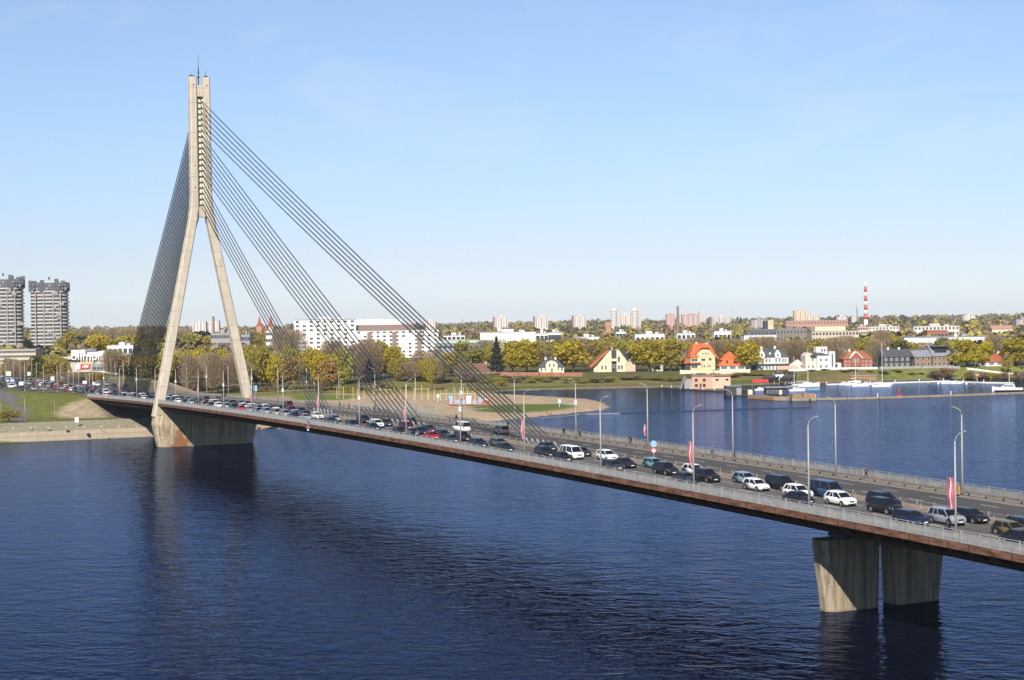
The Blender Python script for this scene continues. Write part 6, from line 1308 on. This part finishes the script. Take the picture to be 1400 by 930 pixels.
def boat(u, v, L, label, kind='motor', dy=0., hm=None, mast=0, group=None):
    L *= .68; mast *= .93
    r, d = wsite(u, v, 'sailing_boat' if mast else 'motor_boat', label, 'boat', dy, group); hull(L, L*.3, L*.10+.2, None).build('hull', hm or M_BOAT, r)
    h = L*.10+.2
    if kind == 'motor':
        MB().hexa([(-L*.25, -L*.10, h), (L*.22, -L*.09, h), (L*.22, L*.09, h), (-L*.25, L*.10, h), (-L*.22, -L*.09, h+L*.11), (L*.08, -L*.08, h+L*.11), (L*.08, L*.08, h+L*.11), (-L*.22, L*.09, h+L*.11)]).build('cabin', M_BOAT, r)
        MB().hexa([(-L*.20, -L*.103, h+L*.045), (L*.15, -L*.095, h+L*.045), (L*.15, L*.095, h+L*.045), (-L*.2, L*.103, h+L*.045), (-L*.19, -L*.095, h+L*.09), (L*.11, -L*.087, h+L*.09), (L*.11, L*.087, h+L*.09), (-L*.19, L*.095, h+L*.09)]).build('cabin_windows', M_WIN, r)
    elif kind == 'yacht': MB().hexa([(-L*.15, -L*.08, h), (L*.22, -L*.06, h), (L*.22, L*.06, h), (-L*.15, L*.08, h), (-L*.13, -L*.07, h+L*.05), (L*.14, -L*.05, h+L*.05), (L*.14, L*.05, h+L*.05), (-L*.13, L*.07, h+L*.05)]).build('cabin', M_BOAT, r)
    else: MB().box(-L*.3, -L*.25, -L*.1, L*.1, h, h+.1).box(L*.0, L*.05, -L*.1, L*.1, h, h+.1).build('thwart', M_WOOD, r)
    if mast: MB().tube([(L*.05, 0, h), (L*.05, 0, mast)], [.13, .07], 6).tube([(L*.05, 0, h+1.3), (-L*.42, 0, h+1.2)], .09, 5).build('mast', M_BOAT, r); MB().tube([(L*.48, 0, h+.4), (L*.05, 0, mast*.97)], .03, 3).tube([(-L*.48, 0, h+.2), (L*.05, 0, mast*.97)], .03, 3).build('rigging', M_STEEL, r)
    return r
boat(1103, 529, 20, 'large white sailing yacht with tall mast behind the dock', 'yacht', .1, mast=20.5)
boat(1085, 529.5, 10, 'grey-masted yacht left of the large white yacht', 'yacht', .2, M_GREY, mast=17)
boat(1090, 535, 12, 'white motor cruiser moored left of the brown dock end', 'motor', .2); boat(1112, 533.5, 9, 'low light-blue open boat right of the white cruiser', 'open', 0, M_LBLU)
boat(1041, 534, 10, 'white motor boat with red canopy behind the floating shed', 'motor', .3); r, d = wsite(1042, 531.5, 'boat_canopy', 'red canopy over a boat behind the floating shed', 'canopy'); MB().prismX([(-2, 3.2), (2, 3.2), (0, 4.6)], -5, 3).build('canopy', M_REDP, r); [MB().tube([(a, b, 0), (a, b, 3.2)], .08, 4).build('pole', M_STEEL, r) for a in (-4.8, 2.8) for b in (-1.8, 1.8)]
for i, (u, v, L, k, dy, hm, lab) in enumerate(((1156, 526.5, 11, 'motor', .1, None, 'white motor boat leftmost at the thin white jetty'), (1166, 527, 12, 'motor', -.1, None, 'white motor boat second from left at the thin white jetty'), (1176, 528.5, 13, 'motor', .05, None, 'long white motor boat nearest the viewer by the jetty'), (1186, 526.5, 10, 'motor', .2, None, 'white motor boat between the long one and the masted yacht'),
     (1213, 526.2, 9, 'open', .1, None, 'white open boat right of the masted yacht by the jetty'), (1270, 525, 7, 'open', 1.2, M_GREY, 'grey open boat by the jetty below the timber houses'), (1283, 524.8, 7, 'open', 1.3, None, 'white open boat by the jetty below the timber houses'), (1296, 524.6, 11, 'motor', .1, None, 'white motor boat below the wide timber house'), (1308, 524.8, 10, 'motor', .15, None, 'white motor boat right of the timber houses'), (1322, 525.4, 7, 'open', 1.2, None, 'small white open boat at the jetty end'), (1333, 525.6, 7, 'open', 1.2, M_GREY, 'small grey open boat at the jetty end'))):
    boat(u, v, L, lab, k, dy, hm, group=None)
boat(1205, 529, 14, 'white sailing yacht with a tall mast below the charcoal house', 'yacht', .0, mast=24)
boat(1169, 523, 9, 'small sailing yacht with a short mast behind the motor boats', 'yacht', .1, mast=13)
r = boat(1377, 535, 20, 'white cabin motor yacht with dark stripe beside the breakwater at right', 'motor', 3.1); MB().tube([(-1, 0, 4), (-1, 0, 9)], .1, 5).build('mast', M_BOAT, r); MB().box(-7, 6, -3.02, 3.02, .3, .6).build('stripe', M_DARK, r)
r, d = wsite(1229, 543, 'buoy', 'red frame buoy floating beside the pale breakwater', 'buoy'); MB().lathe([(1.1, -.4), (1.4, .2), (1.1, .7)], 12).build('float', M_REDP, r); MB().tube([(-1, -1, .6), (0, 0, 3.2)], .09, 4).tube([(1, -1, .6), (0, 0, 3.2)], .09, 4).tube([(0, 1.2, .6), (0, 0, 3.6)], .09, 4).box(-.35, .35, -.05, .05, 3.2, 3.8).build('cage', M_REDP, r)
# heap of covered boats and a crane on the shore
r, d = wsite(1064, 525, 'slipway_crane', 'grey slipway frame with a tilted boom beside the yachts', 'crane'); mb = MB()
for a, b in (((-3, 0, 0), (0, 0, 7)), ((3, 0, 0), (0, 0, 7)), ((0, 0, 7), (8, 0, 1.5)), ((-5, 2, 0), (-2, 2, 6)), ((1, 2, 0), (-2, 2, 6)), ((5, 0, 0), (5, 0, 4))): mb.tube([a, b], .16, 5)
mb.build('frame', M_LGREY, r)
r, d = wsite(1076, 523, 'parasol', 'tan pavilion roof on a post at the marina', 'shelter'); MB().tube([(0, 0, 0), (0, 0, 7.5)], .15, 5).build('post', M_STEEL, r); MB().prismX([(-3, 7.2), (3, 7.2), (0, 9)], -5.5, 5.5).build('canopy', M_PINK, r)
for i, (u, v, L, hm, lab) in enumerate(((1054, 525.5, 9, M_DARK, 'dark covered boat stored on the shore, left one'), (1066, 524.5, 10, M_BOAT, 'white boat stored on the shore beside the slipway frame'), (1078, 525.5, 9, M_DARK, 'dark covered boat stored on the shore, right one'))):
    r, d = wsite(u, v, 'motor_boat', lab, 'boat', .2); r.location.z = 1.9; hull(L, 3, 1.5, None).build('hull', hm, r); MB().prismX([(-1.3, 1.5), (1.3, 1.5), (0, 2.9)], -L*.35, L*.25).build('cover', M_DGREY if i != 1 else M_BOAT, r); MB().box(-L*.25, -L*.2, -1, 1, -1.9, -.2).build('cradle', M_STEEL, r); MB().box(L*.15, L*.2, -1, 1, -1.9, -.2).build('cradle', M_STEEL, r)
r, d = wsite(1181, 521.5, 'shed', 'low brown shed on the shore under the brick house', 'shed'); MB().box(-7, 7, 0, 5, 0, 3).build('wall', M_WOOD, r); MB().box(-7.4, 7.4, -.4, 5.4, 3, 3.3).build('roof', M_GREY, r)
r, d = wsite(1336, 521.5, 'navigation_post', 'small pinkish marker post at the end of the white jetty', 'post'); MB().tube([(0, 0, -1), (0, 0, 4)], .25, 6).build('post', M_PINK, r); MB().box(-.9, .9, -.6, .6, 3, 3.9).build('head', M_PINK, r)
for i, (u, dep, vt, vb) in enumerate(((1304, 885, 492, 515), (1263, 880, 510, 522), (1158, 884, 503, 520), (1230, 884, 514, 521))):
    p = DP(u, 515, dep); x, y = float(p[0]), float(p[1]); z = hz(x, y); put(LPB, x, y, z, RZ, f'thin lamp post on the island shore, {ORD[i]} in a row of four', 'lamps on the island shore', sc=max(.3, (ZV(u, vt, dep)-z)/11.9))
# ------------------------------------------------------------------ beach
M_YP = mat('yellow_post_paint', (.62, .52, .16), .6, .3, var=.1)
rb = random.Random(4)
for i in range(22):
    u = 462+i*9.4+rb.uniform(-2.5, 2.5); v = rb.uniform(545, 549); x, y = at0(u, v, 2.0); r = empty('volleyball_post', (x, y, hz(x, y)), 0, f'pale yellow court post on the sand, {ORD[i] if i < 20 else ("twenty-first" if i == 20 else "twenty-second")} from the left', 'post', 'court posts on the sand')
    MB().tube([(0, 0, 0), (0, 0, rb.uniform(4.2, 6.5))], .11, 5).lathe([(.25, 0), (.2, .3), (.12, .35)], 6).build('post', M_YP, r)
for u0, u1, v, h, lab in ((510, 536, 547, 4.2, 'yellow goal frame left of the stay cables'), (566, 585, 546.5, 4.4, 'yellow goal frame between the cable groups'), (603, 650, 549, 3.0, 'long low yellow net frame behind the play structure')):
    x0, y0 = at0(u0, v, 2); x1, y1 = at0(u1, v, 2); r = empty('goal_frame', (x0, y0, hz(x0, y0)), 0, lab, 'goal frame'); MB().tube([(0, 0, 0), (0, 0, h), (x1-x0, y1-y0, h), (x1-x0, y1-y0, 0)], .12, 5).build('frame', M_YP, r)
x, y = at0(640, 556, 1.8); r = empty('play_structure', (x, y, hz(x, y)), RZ, 'blue and white play structure with red posts on the beach', 'play structure'); s = hfr(0, 1, 640)
for i, (a, b, z0, z1, m, nm) in enumerate(((-26, -20, 1, 4.2, M_LBLU, 'tower_panel'), (-19, -10, 1, 2.6, M_STEEL, 'net_bridge'), (-9, -3, .8, 2.4, M_LBLU, 'slide_panel'), (-2, 5, 1, 4.0, M_WHITE, 'tower_panel'), (6, 13, .8, 2.4, M_STEEL, 'net_bridge'), (14, 19, 1, 3.4, M_LBLU, 'tower_panel'), (20, 28, 2.2, 2.9, M_WHITE, 'roof_panel'))):
    MB().box(a*s, b*s, -1.2, 1.2, z0, z1).build(nm, m, r)
for a in (-26, -20, -10, -3, 5, 13, 19, 22, 25, 28): MB().tube([(a*s, -1.3, 0), (a*s, -1.3, 3.3)], .16, 5).build('red_post', M_REDP, r)
for u, v, h, lab in ((599, 552, 3.2, 'small white lifeguard post on the sand left of the play structure'), (765, 556, 3.0, 'thin white post on the beach near its tip')):
    x, y = at0(u, v, 1.5); r = empty('beach_post', (x, y, hz(x, y)), RZ, lab, 'post'); MB().tube([(0, 0, 0), (0, 0, h)], .12, 5).box(-.5, .5, -.3, .3, h*.55, h).build('post', M_WHITE, r)
x, y = at0(751, 569.5, .3); r = empty('mooring_pole', (x, y, hz(x, y)), RZ, 'rusty red bent mooring pole standing at the beach edge', 'post'); MB().tube([(0, 0, -1), (0, 0, 3), (-1.2, 0, 4.6)], .22, 6).tube([(0, 0, 3.2), (1, 0, 4.4)], .16, 5).build('pole', M_RUSR, r)
x, y = at0(741, 567.5, .6); r = empty('boulder', (x, y, hz(x, y)), 0, 'pale boulder on the beach beside the mooring pole', 'rock'); MB().loft([[(q*cos(k*pi/4)*1.3+.1*sin(k*5), q*sin(k*pi/4), z) for k in range(8)] for q, z in ((1.4, -.3), (1.5, .4), (1.0, 1.0), (.3, 1.25))]).build('rock', M_MED, r, True)
x, y = at0(586, 560, 1.6); r = empty('bench', (x, y, hz(x, y)), RZ, 'dark bench on the sand behind the bridge railing', 'bench'); MB().box(-2.2, 2.2, -.3, .3, .4, .5).build('seat', M_WOOD, r); MB().box(-2.2, 2.2, .25, .35, .6, 1.0).build('backrest', M_WOOD, r); MB().box(-2, -1.85, -.3, .3, 0, .4).build('leg', M_DARK, r); MB().box(1.85, 2, -.3, .3, 0, .4).build('leg', M_DARK, r)

# ------------------------------------------------------------------ air
def haze():
    mb = MB().box(-9000, 560, -3200, 8200, -4, 125); m = bpy.data.materials.new('haze'); m.use_nodes = True; t = m.node_tree; t.nodes.remove(t.nodes['Principled BSDF'])
    v = t.nodes.new('ShaderNodeVolumePrincipled'); v.inputs['Color'].default_value = (.86, .90, 1.0, 1); v.inputs['Density'].default_value = HAZE; v.inputs['Anisotropy'].default_value = .0
    t.links.new(v.outputs[0], t.nodes['Material Output'].inputs['Volume']); o = mb.build('haze', m); tag(o, kind='stuff')
HAZE = 4e-5
haze()
